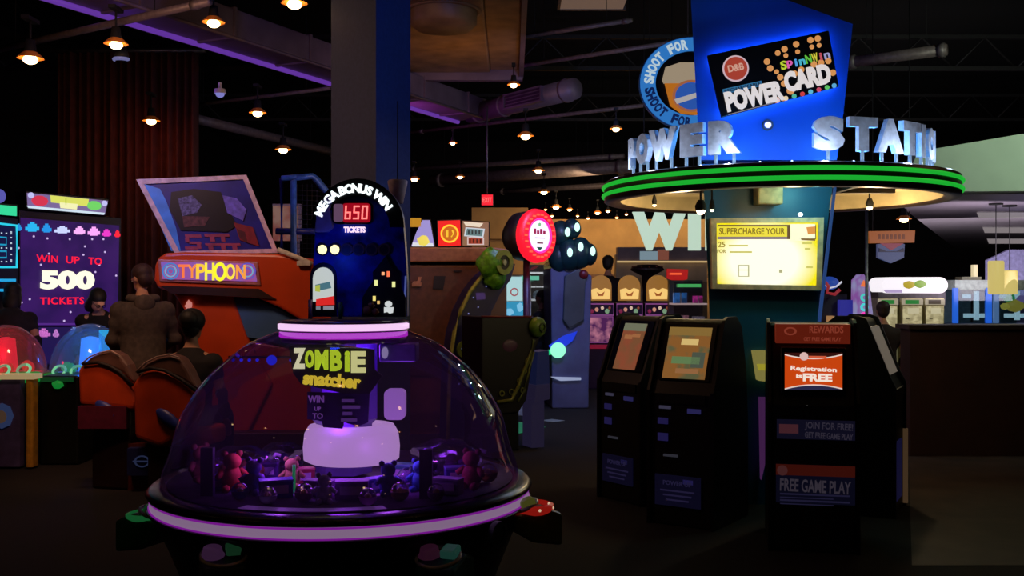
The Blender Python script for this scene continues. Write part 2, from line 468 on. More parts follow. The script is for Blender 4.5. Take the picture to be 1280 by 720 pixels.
def bulb_at(px, py, Y, s, lab, proto):
    o = copy_tree(proto); o.location = W(px, py, Y); o.scale = (s, s, s); tag(o, lab, 'spotlight', 'hall spotlights'); return o
P1 = spot_proto(True); P1.location = W(38, 73, 9.4); P1.scale = (1.15,) * 3; tag(P1, spots[0][4], 'spotlight', 'hall spotlights')
for px, py, Y, s, lab in spots[1:13]: bulb_at(px, py, Y, s, lab, P1)
for px, py, Y, s, lab in spots[13:]: bulb_at(px, py, Y, s, lab, P1)
# the row of tiny far lamps
k = 0
for px, py in ((682, 262), (690, 270), (722, 270), (735, 273), (771, 272), (783, 268), (796, 272)):
    bulb_at(px, py, 20.6, .42, 'pinprick warm lamp in the distant row over the ochre partition', P1); k += 1
# lamps behind the viewer, which the dome mirrors
for x, y in ((-2.2, -1.0), (-.6, -1.8), (1.2, -.6), (2.6, 1.2), (-3.4, 1.8), (.2, 1.6), (3.2, -1.6), (-4.2, -.4), (-1.6, 1.2), (1.6, 2.6), (-5.0, 3.2), (3.8, 3.2), (-.6, 3.2)):
    o = copy_tree(P1); o.location = (x, y, 3.75); o.scale = (1, 1, 1); tag(o, 'spotlight above the viewer, seen only mirrored in the domes', 'spotlight', 'mirrored spotlights')

# small ceiling devices
root = thing('security_camera', 'small white dome camera under the thin conduit pipe', 'camera', W(275, 117, 11.5))
MB(em((120, 120, 190))).ball((0, 0, 0), (.05, .05, .045)).build('camera_dome', root)
MB(WHITEP).lathe([(.02, .12), (.02, .06), (.06, .05), (.065, .0)], (0, 0, 0), 20).build('camera_mount', root)
root = thing('ceiling_speaker', 'small dark hanging speaker with a pale rim below a spotlight', 'speaker', W(152, 74, 9.3))
MB(MATT).lathe([(0, .12), (.04, .11), (.07, .0), (0, -.02)], (0, 0, 0), 20).build('speaker_body', root)
MB(em((95, 95, 140))).lathe([(.055, -.02), (.075, -.015), (.08, 0), (.07, .01)], (0, 0, 0), 20, a0=PI * .9, a1=PI * 1.95).build('speaker_rim', root)  # bluish light caught by the rim, given as emission
root = thing('pendant_lamp', 'grey conical lamp shade hanging beside the jackpot topper', 'lamp', W(497, 225, 6.6))
MB(df((190, 170, 190), .8)).lathe([(.055, 0), (.065, -.01), (.035, -.15), (.028, -.15), (.05, 0)], (0, 0, 0), 24).build('lamp_shade', root)
MB(MATT).tube([(0, 0, -.0), (0, 0, .5)], .004, n=5).build('cord', root)
MB(em((60, 50, 60))).ball((0, 0, -.08), .02).build('bulb', root)

# exit sign
root = thing('exit_sign', 'small glowing red exit sign on a thin rod far down the hall', 'sign', W(609, 250, 15))
m = MB(BLACK); m.box(-.09, .09, 0, .05, -.085, .085); m.build('sign_case', root, .008)
MB(em((235, 20, 34), 1.3)).box(-.08, .08, -.008, 0, -.075, .075).build('sign_face', root)
m = MB(em((255, 120, 110))); m.text('EXIT', 0, 0, .13, .07, -.012, th=.004); m.build('sign_lettering', root)
MB(GREYM).tube([(0, .02, .08), (0, .02, 1.35)], .012, n=6).build('rod', root)

# ================================================================== ZOMBIE SNATCHER
ZY = 4.07
zf = Fr(330, ZY, 530, ZY)
zx = W(430, 0, ZY).x
zf.o = Vector((zx, ZY)); zf.loc = (zx, ZY, 0)
Z = thing('dome_prize_game', 'round claw game under a clear dome with purple light rings', 'arcade game', zf.loc)
skirt = df((26, 22, 44), 0.35, scale=6, var=.4)
m = MB(skirt)
m.lathe([(0, .0), (.50, .0), (.52, .06), (.52, .12), (.60, .45), (.66, .60), (.70, .68), (.70, .72)], n=72)
m.build('base_cabinet', Z)
m = MB(df((34, 16, 44), .25)); m.lathe([(.70, .72), (.73, .725), (.735, .73), (.73, .735), (.70, .735)], n=96)
m.lathe([(.70, .775), (.73, .78), (.735, .79), (.72, .805), (.67, .81), (.0, .81)], n=96); m.build('rim', Z)
m = MB(em((122, 98, 126), 1.0)); m.lathe([(.715, .738), (.722, .742), (.722, .77), (.715, .774), (.70, .774)], n=96)
m.lathe([(.7215, .736), (.726, .7365), (.726, .741), (.7215, .7415)], n=96, mat=em((112, 20, 132)))  # magenta glow on the rim, drawn as thin emissive bands above and below
m.lathe([(.7215, .771), (.726, .7715), (.726, .777), (.7215, .7775)], n=96, mat=em((112, 20, 132)))
m.build('light_ring', Z)['label'] = 'glowing lilac light ring around the base'
prof = [(.685, .805), (.678, .86), (.652, .93), (.62, 1.049), (.588, 1.11), (.548, 1.174), (.50, 1.228), (.454, 1.268), (.376, 1.33), (.32, 1.357), (.266, 1.378), (.25, 1.385)]
def smooth_profile(p, k=4):
    out = []
    for i in range(len(p) - 1):
        p0 = p[max(0, i - 1)]; p1 = p[i]; p2 = p[i + 1]; p3 = p[min(len(p) - 1, i + 2)]
        for j in range(k):
            t = j / k
            out.append(tuple(.5 * (2 * b + (c - a) * t + (2 * a - 5 * b + 4 * c - d) * t * t + (3 * b - a - 3 * c + d) * t ** 3) for a, b, c, d in zip(p0, p1, p2, p3)))
    return out + [p[-1]]
m = MB(glass((208, 188, 230), .055, .012, .5, .022)); m.lathe(smooth_profile(prof), n=96); m.build('clear_dome', Z)['label'] = 'clear plastic dome'
# neck: two light rings under a magenta deck
m = MB(df((70, 20, 90), .3))
m.lathe([(0, 1.425), (.235, 1.425), (.252, 1.42), (.252, 1.416), (.23, 1.414)], n=64)
m.lathe([(.23, 1.388), (.25, 1.388), (.25, 1.384), (.2, 1.384)], n=64)
m.lathe([(.22, 1.36), (.245, 1.358), (.24, 1.342), (.12, 1.34)], n=64)
m.build('neck_collar', Z)
m = MB(em((236, 196, 236), 1.1)); m.lathe([(.235, 1.389), (.2535, 1.393), (.2535, 1.411), (.235, 1.415)], n=64)
m.build('light_ring', Z)['label'] = 'bright white pink ring around the neck'
m = MB(em((190, 46, 196), 1.2)); m.lathe([(.23, 1.359), (.2485, 1.362), (.2485, 1.379), (.23, 1.383)], n=64)
m.build('light_ring', Z)['label'] = 'magenta ring under the white ring'
# inside: deck, centre column, lit drum
m = MB(df((110, 80, 130), .5)); m.lathe([(0, .815), (.66, .815), (.66, .812)], n=64); m.build('prize_deck', Z)
m = MB(df((110, 80, 170), .45, scale=4)); m.lathe([(.11, .83), (.11, 1.02), (.13, 1.04), (.13, 1.34)], n=6, smooth=False); m.build('centre_column', Z)
m = MB(em((172, 142, 176), 1.35)); c0 = zf.p(440, 552); 
m.lathe([(.165, .875), (.185, .885), (.188, .93), (.182, .985), (.165, 1.015), (.12, 1.02)], (.03, 0, 0), 48)
m.build('lit_drum', Z)['label'] = 'glowing lilac white drum in the middle of the prizes'
# claw carriage box and pale panel
m = MB(df((120, 130, 160), .3, .5)); zf.rect(m, 474, 430, 520, 453, -.12, .02); m.build('claw_carriage', Z, .006)
m = MB(em((150, 150, 165))); c = zf.p(481, 441, -.13); m.disc(c[0], c[1], .012, .022, -.135, -.12); m.build('carriage_lamp', Z)
m = MB(em((112, 82, 128), 1.8)); a = zf.p(480, 525, -.05); b = zf.p(506, 487, -.05)
m.rbox(a[0], b[0], -.05, .01, a[1], b[1], .02, None, 'y'); m.build('glowing_panel', Z)
# title sign
m = MB(df((10, 12, 10), .5)); zf_p = zf.poly([(361, 434), (372, 430), (420, 431), (468, 437), (468, 462), (478, 470), (462, 492), (430, 492), (376, 480), (366, 466)], -.25)
m.prism(zf_p, -.25, -.235)
tb = m.build('title_board', Z)
m = MB(em((165, 205, 30), 1.0))
for i, (ch, px, w, h) in enumerate((('Z', 374, 15, 26), ('O', 387, 11, 22), ('M', 402, 16, 25), ('B', 420, 15, 26), ('i', 434, 6, 26), ('E', 448, 18, 27))):
    zf.text(m, ch, px, 448 + (px - 374) * .06, w, h, -.26, em((205, 222, 150), 1.5) if i in (0,) else em((165, 208, 30), 1.5) if i < 5 else em((198, 216, 120), 1.5), th=.012, bold=.05)
m.build('title_lettering', tb)
m = MB(em((190, 178, 30), 1.0)); zf.text(m, 'snatcher', 415, 475, 72, 17, -.26, em((196, 186, 40), 1.5), th=.01, rot=-.08, bold=.045); m.build('subtitle_lettering', tb)
m = MB(df((34, 18, 60), .5)); m.prism(zf.poly([(384, 490), (462, 492), (460, 528), (448, 533), (430, 528), (428, 536), (404, 534), (402, 526), (384, 524)], -.24), -.24, -.23)
ib = m.build('info_board', Z)
m = MB(em((84, 52, 104), 1.6))
zf.text(m, 'WIN', 395, 499, 20, 9, -.245, th=.004, bold=.03); zf.text(m, 'UP', 397, 511, 8, 5, -.245, th=.004); zf.text(m, 'TO', 397, 520, 13, 7, -.245, th=.004)
for i, (px, w) in enumerate(((435, 16), (439, 22), (434, 12), (436, 20))): zf.rect(m, px - w / 2, 499 + i * 8, px + w / 2, 503 + i * 8, -.245, -.24, em((72, 46, 96)))
m.build('info_lettering', ib)
# row of tiny blue lamps on the far side of the deck ceiling
m = MB(em((30, 40, 190)))
for i, px in enumerate((292, 302, 312, 322, 340, 364)):
    c = zf.p(px, 450, .12); m.disc(c[0], c[1], .006 if i != 4 else .02, .006 if i != 4 else .02, .11, .12)
c = zf.p(285, 450, .12); d = zf.p(366, 450, .12)
m.tube([(c[0], .125, c[1] + .012), (-.1, .125, c[1] + .012)], .004, BLACK, 5)
m.build('lamp_row', Z)
# dark uprights inside the dome
m = MB(df((30, 24, 44), .4))
for px, dy in ((532, -.45), (258, -.40)):
    a = zf.p(px, 580, dy); 
    m.box(a[0] - .022, a[0] + .022, dy, dy + .03, .815, .985)
m.build('inner_post', Z)
# prize rim plates
m = MB(em((70, 46, 86)))
m.lathe([(.655, .8155), (.60, .8155)], n=60, a0=PI * 1.37, a1=PI * 1.62); m.build('deck_strip', Z)

# jackpot topper
ty = -.03
T = thing('jackpot_topper', 'arched dark blue display topper above the dome with red digits', 'arcade topper', (zx, ZY, 1.43), 0)
def tp(px, py, off=ty):
    u, z = zf.p(px, py, off); return (u, z - 1.43)
def tpoly(pts, off=ty): return [tp(a, b, off) for a, b in pts]
outline = [(390, 396), (390, 352), (393, 300), (394, 280)]
for i in range(19):
    t = PI * (1 - i / 18); outline.append((449 + 55 * math.cos(t), 280 - 56 * math.sin(t)))
outline += [(506, 300), (509, 352), (509, 396)]
m = MB(df((30, 50, 170), .35, scale=14, var=.8)); m.prism(tpoly(outline), ty, ty + .07); m.build('display_board', T, .004)
m = MB(df((12, 12, 16), .3)); N = 20
vs = []; 
arc = [(447 + 58 * math.cos(PI * (1 - i / N)), 284 - 61 * math.sin(PI * (1 - i / N))) for i in range(N + 1)]
arc2 = [(447 + 40 * math.cos(PI * (1 - i / N)), 284 - 40 * math.sin(PI * (1 - i / N))) for i in range(N + 1)]
A = tpoly(arc, ty - .02); B = tpoly(arc2, ty - .02); 
for y in (ty - .02, ty + .005):
    vs += [(a, y, b) for a, b in A] + [(a, y, b) for a, b in B]
n1 = N + 1; fs = []
for i in range(N):
    fs += [(i, i + 1, n1 + i + 1, n1 + i), (2 * n1 + i, 3 * n1 + i, 3 * n1 + i + 1, 2 * n1 + i + 1), (i, 2 * n1 + i, 2 * n1 + i + 1, i + 1), (n1 + i, n1 + i + 1, 3 * n1 + i + 1, 3 * n1 + i)]
m.add(vs, fs); ab = m.build('arch_band', T)
m = MB(em((238, 250, 250), 1.4)); word = 'MEGA BONUS WIN'
c = tp(444, 285, ty - .03); rr = tp(444 + 46, 285, ty - .03)[0] - c[0]
k_ = (ZY - .03) / F
angs = {0: 159, 1: 148, 2: 137.5, 3: 126.5, 5: 113, 6: 102.5, 7: 92, 8: 81.5, 9: 71.5, 11: 55, 12: 46, 13: 38}
for i, ch in enumerate(word):
    if ch == ' ': continue
    t = math.radians(angs[i] - 3)
    m.text(ch, c[0] + 48 * k_ * math.cos(t), c[1] + 49.5 * k_ * math.sin(t), None, 11.3 * k_, ty - .026, th=.008, rot=t - PI / 2, bold=.05)
m.build('arch_lettering', ab)
m = MB(df((190, 180, 205), .35, .2)); m.prism(tpoly([(393, 290), (396, 258), (408, 244), (420, 240), (412, 262), (416, 284), (410, 290)], ty - .03), ty - .03, ty); m.build('silver_wing', T, .004)
# red number window
m = MB(df((40, 8, 14), .3)); a = tp(415, 280, ty - .03); b = tp(466, 252, ty - .03)
m.rbox(a[0], b[0], ty - .03, ty, a[1], b[1], .02, None, 'y')
nb = m.build('number_window', T)
m = MB(em((150, 8, 26))); a = tp(428, 278, ty - .032); b = tp(463, 254, ty - .032); m.rbox(a[0], b[0], ty - .032, ty - .029, a[1], b[1], .012, None, 'y')
a = tp(417, 277, ty - .032); b = tp(429, 255, ty - .032); m.rbox(a[0], b[0], ty - .033, ty - .029, a[1], b[1], .008, em((92, 66, 90)), 'y')
m.build('window_glow', nb)
def seven(mb, ch, px, py, w, h, off, mat, th=.25, slant=.06):
    segs = {'0': 'abcdef', '1': 'bc', '2': 'abged', '3': 'abgcd', '4': 'fgbc', '5': 'afgcd', '6': 'fgecd', '7': 'abc', '8': 'abcdefg', '9': 'abcdfg'}[ch]
    t = w * th
    R = {'a': (0, 0, w, t), 'd': (0, h - t, w, h), 'g': (0, h / 2 - t / 2, w, h / 2 + t / 2), 'f': (0, 0, t, h / 2), 'e': (0, h / 2, t, h), 'b': (w - t, 0, w, h / 2), 'c': (w - t, h / 2, w, h)}
    for s in segs:
        x0, y0, x1, y1 = R[s]
        pts = [(px + x0 + (h - y0) * slant, py + y0), (px + x1 + (h - y0) * slant, py + y0), (px + x1 + (h - y1) * slant, py + y1), (px + x0 + (h - y1) * slant, py + y1)]
        mb.prism(tpoly(pts, off), off, off + .004, mat)
m = MB(em((255, 120, 115), 1.6))
for ch, px in (('6', 430.5), ('5', 441), ('0', 451.5)): seven(m, ch, px, 257, 7.5, 17, ty - .036, None)
m.build('red_digit', nb)
m = MB(em((235, 205, 225), 1.3)); zf_t = tp(443, 287, ty - .01)
m.text('TICKETS', zf_t[0], zf_t[1], 27 * k_, 7.5 * k_, ty - .006, th=.006, bold=.05); m.build('ticket_lettering', T)
for i, px in enumerate((403, 418.5, 433, 448, 464, 480)):
    c = tp(px, 312, ty - .01)
    m = MB(BLACK); m.ring(c[0], c[1], .018, .024, ty - .012, ty, df((110, 76, 64), .4))
    m.disc(c[0], c[1], .0185, .0215, ty - .01, ty, em((250, 238, 165), 1.7) if i < 2 else df((46, 26, 32), .4))
    o = m.build('round_lamp', T)
    if i < 2: o['label'] = 'lit yellow round lamp'
# tombstone window with a pale picture and a red banner
m = MB(BLACK)
def tomb(mb, l, r, t, b, off, y0, y1, mat):
    w = (r - l) / 2; pts = [(l, b)] + [((l + r) / 2 + w * math.cos(PI * (1 - i / 10)), t + w * 1.1 - w * 1.1 * math.sin(PI * (1 - i / 10))) for i in range(11)] + [(r, b)]
    mb.prism(tpoly(pts, off), y0, y1, mat)
tomb(m, 387.5, 420, 328, 392, ty - .02, ty - .02, ty, df((16, 16, 22), .4)); tw = m.build('tombstone_window', T)
m = MB(em((188, 196, 190))); tomb(m, 391, 417, 334, 377, ty - .026, ty - .026, ty - .019, None)
m.prism(tpoly([(394, 356), (412, 352), (414, 360), (396, 364)], ty - .03), ty - .03, ty - .025, em((70, 110, 120)))
m.prism(tpoly([(394, 357), (400, 356), (400, 365), (394, 364)], ty - .03), ty - .031, ty - .026, em((170, 180, 70)))
m.prism(tpoly([(395, 374), (417, 370), (418, 381), (395, 382)], ty - .03), ty - .03, ty - .025, em((214, 40, 36)))
m.prism(tpoly([(395, 383), (400, 383), (400, 387), (395, 387)], ty - .03), ty - .03, ty - .02, em((120, 120, 130)))
m.prism(tpoly([(404, 383), (417, 382), (417, 387), (404, 387)], ty - .03), ty - .03, ty - .02, em((130, 130, 140)))
m.build('window_picture', tw)
m = MB(df((40, 110, 60), .4)); a = tp(424.5, 396, ty - .04); m.tube([(a[0], ty - .02, -.0), (a[0], ty - .02, .065)], .008)
m.build('green_post', T)
m = MB(df((150, 120, 120), .4)); a = tp(386.5, 396, ty - .04); m.tube([(a[0], ty - .02, -.0), (a[0], ty - .02, .075)], .008)
m.build('pale_post', T)
# haunted house silhouette with lit windows
m = MB(df((8, 8, 12), .6)); m.prism(tpoly([(452, 396), (453, 372), (460, 360), (466, 352), (466, 340), (474, 330), (482, 320), (490, 334), (500, 342), (502, 360), (507, 372), (507, 396)], ty - .015), ty - .015, ty)
hb = m.build('house_cutout', T)
for x0, y0, x1, y1, c in ((468, 350, 472, 357, (225, 228, 150)), (490, 352, 494, 359, (225, 228, 150)), (477, 340, 480.5, 344, (250, 170, 120)), (483.5, 339, 487, 346, (250, 120, 80)), (466, 370, 469.5, 376, (235, 215, 120)), (471.5, 376, 474.5, 380, (220, 180, 110))):
    m = MB(); m.prism(tpoly([(x0, y0), (x1, y0), (x1, y1), (x0, y1)], ty - .018), ty - .018, ty - .014, em(c, 1.1)); m.build('house_window', hb)
m = MB(em((205, 210, 210), 1.0)); c = tp(485.5, 380, ty - .02); m.disc(c[0], c[1], .014, .012, ty - .02, ty - .014); c = tp(485.5, 387, ty - .02)
m.prism(tpoly([(480, 384), (492, 384), (491, 391), (487, 392), (484, 390), (480, 391)], ty - .02), ty - .02, ty - .014); m.build('pale_figure', hb)
m = MB(df((150, 96, 50), .6))
for px, py, r in ((459, 388, .018), (464, 382, .013), (469, 390, .014)):
    c = tp(px, py, ty - .03); m.ball((c[0], ty - .025, c[1]), (r, .01, r), None, 10, 6, .2)
m.build('brown_ornament', T)
m = MB(em((70, 80, 140))); m.prism(tpoly([(506, 345), (508, 345), (506, 396), (504, 396)], ty - .01), ty - .01, ty); m.build('edge_trim', T)

# control consoles around the skirt
def console(px, py, dy, yaw, ca, cb, cc, lab):
    u, z = zf.p(px, py, dy)
    t = thing('control_console', lab, 'game controls', (zx + u, ZY + dy, z), yaw, 'consoles around the dome game')
    m = MB(df(ca, .4)); m.sideprism([(.10, -.12), (.10, .0), (.02, .03), (-.09, .0), (-.1, -.05), (-.02, -.10)], -.07, .07); m.build('console_body', t, .012)
    m = MB(em([int(v * .27) for v in cb])); M = Matrix.Translation((-.035, -.045, .035)) @ Matrix.Rotation(.25, 4, 'X')  # faint glow put into the base so it shows in the dark
    m.lathe([(0, .02), (.03, .02), (.034, .0), (.04, -.005)], (0, 0, 0), 20, None, True, M); m.build('joystick_base', t)
    m = MB(em([int(v * .3) for v in cc])); M = Matrix.Translation((.035, -.03, .03)) @ Matrix.Rotation(.25, 4, 'X')  # button given the same faint added glow
    m.box(-.028, .028, -.03, .03, 0, .03, None, M); m.build('push_button', t, .008)
    m = MB(df((170, 160, 170), .3)); 
    M = Matrix.Translation((0, -.05, .02)) @ Matrix.Rotation(.25, 4, 'X'); m.lathe([(.072, 0), (.078, .004), (.078, .012), (.07, .015)], (0, 0, 0), 28, None, True, M); m.build('trim_ring', t)
    return t
console(278, 700, -.62, .35, (50, 60, 60), (150, 80, 160), (40, 120, 70), 'purple and green joystick console low on the dome game, toward the orange seats')
console(556, 702, -.60, -.35, (30, 90, 100), (120, 40, 90), (60, 150, 130), 'teal joystick console low on the dome game, toward the kiosks')
c4 = console(664, 640, -.15, -1.2, (90, 90, 20), (150, 170, 60), (190, 190, 70), 'red and yellow console sticking out of the far side of the dome game')
m = MB(em((122, 18, 12)));
m.lathe([(.072, .0), (.085, .01), (.085, .03), (.072, .035)], (0, 0, 0), 28); m.build('red_light_rim', c4)
m = MB(em((200, 170, 140)))
for i in range(7): m.ball((.084 * math.cos(i * .9), .084 * math.sin(i * .9), .022), .006, None, 8, 6)
m.build('rim_bulbs', c4)
c5 = console(186, 648, -.15, 1.2, (30, 110, 50), (30, 150, 70), (40, 120, 60), 'green lit console sticking out of the dome game beside the seats')
m = MB(em((16, 70, 34))); m.lathe([(.07, .0), (.083, .01), (.083, .02), (.07, .025)], (0, 0, 0), 28); m.build('green_light_rim', c5)
for px, lab, dy in ((390, 'round coin emblem on the skirt', -.66), (622, 'oval coin emblem on the skirt', -.44)):
    u, z = zf.p(px, 700 if px < 400 else 668, dy)
    m = MB(df((60, 70, 90), .4)); a = math.atan2(u, -dy)
    M = Matrix.Translation((u, dy, z)) @ Matrix.Rotation(a, 4, 'Z')
    m.ring(0, 0, .034, .046, -.012, .01, None).disc(0, 0, .026, .026, -.006, .01, df((50, 60, 70), .4))
    m.xf(M); o = m.build('coin_emblem', Z); o['label'] = lab

# prizes in the dome: every one a thing
def prize(kind, name, px, dy, size, col, yaw, lab, cat, lift=0):
    u = zf.p(px, 590, dy)[0]
    t = thing(name, lab, cat, (zx + u, ZY + dy, .816 + lift), yaw)
    s = size
    if kind == 'box':
        MB(df(col, .35)).box(-s, s, -s * .5, s * .5, 0, s * 1.1).build('carton', t, .004)
        m = MB(df((220, 210, 225), .5)); m.box(-s * .7, s * .7, -s * .5 - .002, -s * .5, s * .3, s * .8); m.build('front_label', t)
        MB(df([min(255, v + 50) for v in col], .4)).box(-s * 1.01, s * 1.01, -s * .51, s * .51, s * 1.0, s * 1.12).build('lid', t)
    elif kind == 'bag':
        M = Matrix.Diagonal((1, 1, 1, 1))
        MB(glass((225, 215, 240), .14, .12, .8)).ball((0, 0, s * .5), (s, s * .6, s * .5), None, 26, 16, .12).build('clear_bag', t)
        m = MB(df(col, .5))
        for i in range(5): m.ball((s * .5 * math.cos(i * 1.3), s * .25 * math.sin(i * 1.3), s * .3 + .1 * s * (i % 2)), s * .2, None, 10, 6)
        m.build('sweets', t)
        MB(df((200, 190, 210), .3)).tube([(s * .85, 0, s * .55), (s * 1.0, 0, s * .75), (s * 1.15, 0, s * .7)], s * .06, n=6).build('tie', t)
    elif kind == 'toy':
        MB(df(col, .9, bump=.3, scale=60)).ball((0, 0, s * .7), (s * .6, s * .5, s * .7), None, 16, 10).build('belly', t)
        MB(df(col, .9, bump=.3, scale=60)).ball((0, -s * .1, s * 1.65), (s * .5, s * .45, s * .45), None, 16, 10).build('head', t)
        m = MB(df([int(v * .7) for v in col], .9))
        for sx in (-1, 1):
            m.ball((sx * s * .4, 0, s * 2.05), s * .2, None, 8, 6)
        m.build('ear', t)
        m = MB(df(col, .9))
        for sx in (-1, 1):
            m.tube([(sx * s * .45, 0, s * 1.1), (sx * s * .85, -s * .3, s * .8)], [s * .2, s * .16], n=8); m.tube([(sx * s * .3, -s * .1, s * .2), (sx * s * .45, -s * .7, s * .18)], [s * .24, s * .2], n=8)
        m.build('limb', t)
    elif kind == 'cap':
        MB(glass((235, 235, 245), .12, .03, .8)).lathe([(s, s), (s * .95, s * 1.4), (s * .7, s * 1.75), (s * .35, s * 1.95), (0, s * 2)], (0, 0, 0), 20).build('clear_half', t)
        MB(df(col, .3)).lathe([(0, 0), (s * .35, s * .05), (s * .7, s * .25), (s * .95, s * .6), (s, s), (s * 1.03, s), (s * 1.03, s * 1.08), (s, s * 1.08)], (0, 0, 0), 20).build('coloured_half', t)
        MB(df((230, 210, 120), .5)).ball((0, 0, s), s * .4, None, 10, 6, .2).build('trinket', t)
    return t
PZ = [
    ('bag', 'prize_bag', 300, -.12, .12, (180, 120, 60), .2, 'large clear prize bag in the dome near its left wall'),
    ('bag', 'prize_bag', 352, .12, .10, (90, 60, 160), .5, 'smaller clear prize bag just left of the glowing drum'),
    ('bag', 'prize_bag', 556, -.02, .13, (120, 60, 110), -.2, 'big crinkled clear prize bag right of the glowing drum'),
    ('bag', 'prize_bag', 512, -.20, .06, (110, 90, 160), 1.0, 'little clear prize bag beside the dark inner post'),
    ('toy', 'plush_toy', 290, -.30, .05, (200, 80, 50), .4, 'red brown plush toy by the left wall of the dome'),
    ('toy', 'plush_toy', 318, -.36, .045, (120, 90, 170), -.3, 'violet plush toy in the front left of the dome'),
    ('toy', 'plush_toy', 365, -.25, .04, (190, 160, 90), .1, 'tan plush toy in front of the green stick'),
    ('toy', 'plush_toy', 485, -.38, .042, (90, 100, 190), .3, 'pale blue plush toy right of the drum'),
    ('toy', 'plush_toy', 590, -.25, .05, (150, 60, 60), -.5, 'maroon plush toy toward the right wall of the dome'),
    ('toy', 'plush_toy', 250, -.12, .05, (180, 110, 80), .9, 'brown plush toy pressed against the left wall'),
    ('box', 'toy_carton', 345, -.42, .05, (40, 50, 150), .3, 'dark blue carton in the front left of the dome'),
    ('box', 'toy_carton', 400, -.40, .045, (120, 50, 140), -.2, 'violet carton before the glowing drum'),
    ('box', 'toy_carton', 440, -.44, .05, (150, 80, 170), .1, 'pink violet carton, front and centre of the dome'),
    ('box', 'toy_carton', 470, -.32, .04, (90, 50, 150), .7, 'small indigo carton right of the centre carton'),
    ('box', 'toy_carton', 560, -.36, .045, (160, 150, 180), -.4, 'pale grey carton in the front right of the dome'),
    ('box', 'toy_carton', 575, -.16, .05, (80, 80, 160), .2, 'slate blue carton behind the maroon toy'),
    ('box', 'toy_carton', 330, -.05, .05, (70, 40, 110), .1, 'dull purple carton under the large clear bag'),
    ('cap', 'prize_capsule', 380, -.50, .028, (170, 60, 150), 0, 'magenta prize capsule left of the centre carton'),
    ('cap', 'prize_capsule', 500, -.48, .028, (200, 190, 90), 0, 'yellow prize capsule between drum and inner post'),
    ('cap', 'prize_capsule', 610, -.14, .032, (200, 180, 50), 0, 'yellow prize capsule against the right wall'),
    ('cap', 'prize_capsule', 300, -.46, .026, (60, 90, 180), 0, 'blue prize capsule at the front left edge of the deck'),
    ('cap', 'prize_capsule', 545, -.48, .026, (150, 60, 160), 0, 'violet prize capsule at the front right edge of the deck'),
]
PZ += [
    ('toy', 'plush_toy', 405, -.52, .036, (200, 190, 230), .2, 'pale lilac plush toy at the very front of the deck'),
    ('toy', 'plush_toy', 525, -.30, .04, (60, 130, 190), -.2, 'sky blue plush toy behind the dark inner post'),
    ('box', 'toy_carton', 375, -.16, .045, (170, 60, 70), .4, 'reddish carton close to the drum'),
    ('box', 'toy_carton', 505, -.10, .05, (60, 140, 130), -.3, 'teal carton right behind the little bag'),
    ('cap', 'prize_capsule', 335, -.54, .026, (190, 190, 210), 0, 'white prize capsule at the front of the deck, left of the lilac toy'),
    ('cap', 'prize_capsule', 460, -.56, .026, (180, 80, 190), 0, 'pink prize capsule at the very front, under the drum'),
    ('box', 'toy_carton', 270, -.28, .04, (60, 60, 150), .8, 'blue carton beside the red brown toy'),
]
for k, n, px, dy, s, c, yw, lab in PZ:
    s *= {'toy': 1.3, 'box': 1.15, 'bag': 1.1, 'cap': 1.15}[k]
    prize(k, n, px, dy, s, c, yw, lab, {'toy': 'plush toy', 'bag': 'bag', 'box': 'carton', 'cap': 'capsule'}[k])
u = zf.p(360, 580, -.3)[0]
MB(em((10, 120, 50))).tube([(0, 0, 0), (0, 0, .10)], .006, n=8).build('glow_stick', None)
o = bpy.data.objects['glow_stick']; o.location = (zx + u + .03, ZY - .34, .816); tag(o, 'thin green glow stick standing among the prizes', 'glow stick')

# ================================================================== POWER STATION
PX, PY = 2.005, 7.9
ST = thing('power_station_booth', 'round booth canopy with green neon rim and raised lettering above a tall blue pillar', 'booth', (PX, PY, 0))
m = MB(df((70, 55, 50), .4, .3, scale=4))
m.lathe([(1.1, 2.36), (1.28, 2.36), (1.30, 2.35), (1.30, 2.21), (1.28, 2.20), (1.20, 2.20), (1.18, 2.22), (1.17, 2.30)], n=96); m.build('canopy_band', ST)
m = MB(df((205, 186, 140), .5, scale=3)); m.lathe([(1.175, 2.215), (1.16, 2.315), (.3, 2.32)], n=72)
m.lathe([(.0, 2.36), (1.1, 2.36)], n=72, mat=MATT); m.build('canopy_soffit', ST)
for z, lab in ((2.315, 'upper green neon tube'), (2.252, 'lower green neon tube')):
    m = MB(em((24, 160, 44), 1.15)); m.tube([(1.305 * math.cos(2 * PI * i / 96), 1.305 * math.sin(2 * PI * i / 96), z) for i in range(96)], .0155, n=8, closed=True)
    m.build('neon_tube', ST)['label'] = lab
m = MB(df((60, 50, 44), .6)); 
m.box(-.9, .9, -.02, .02, 2.27, 2.31).box(-.02, .02, -.9, .9, 2.27, 2.31).box(.4, .44, -.95, .9, 2.26, 2.3); m.build('soffit_brace', ST)
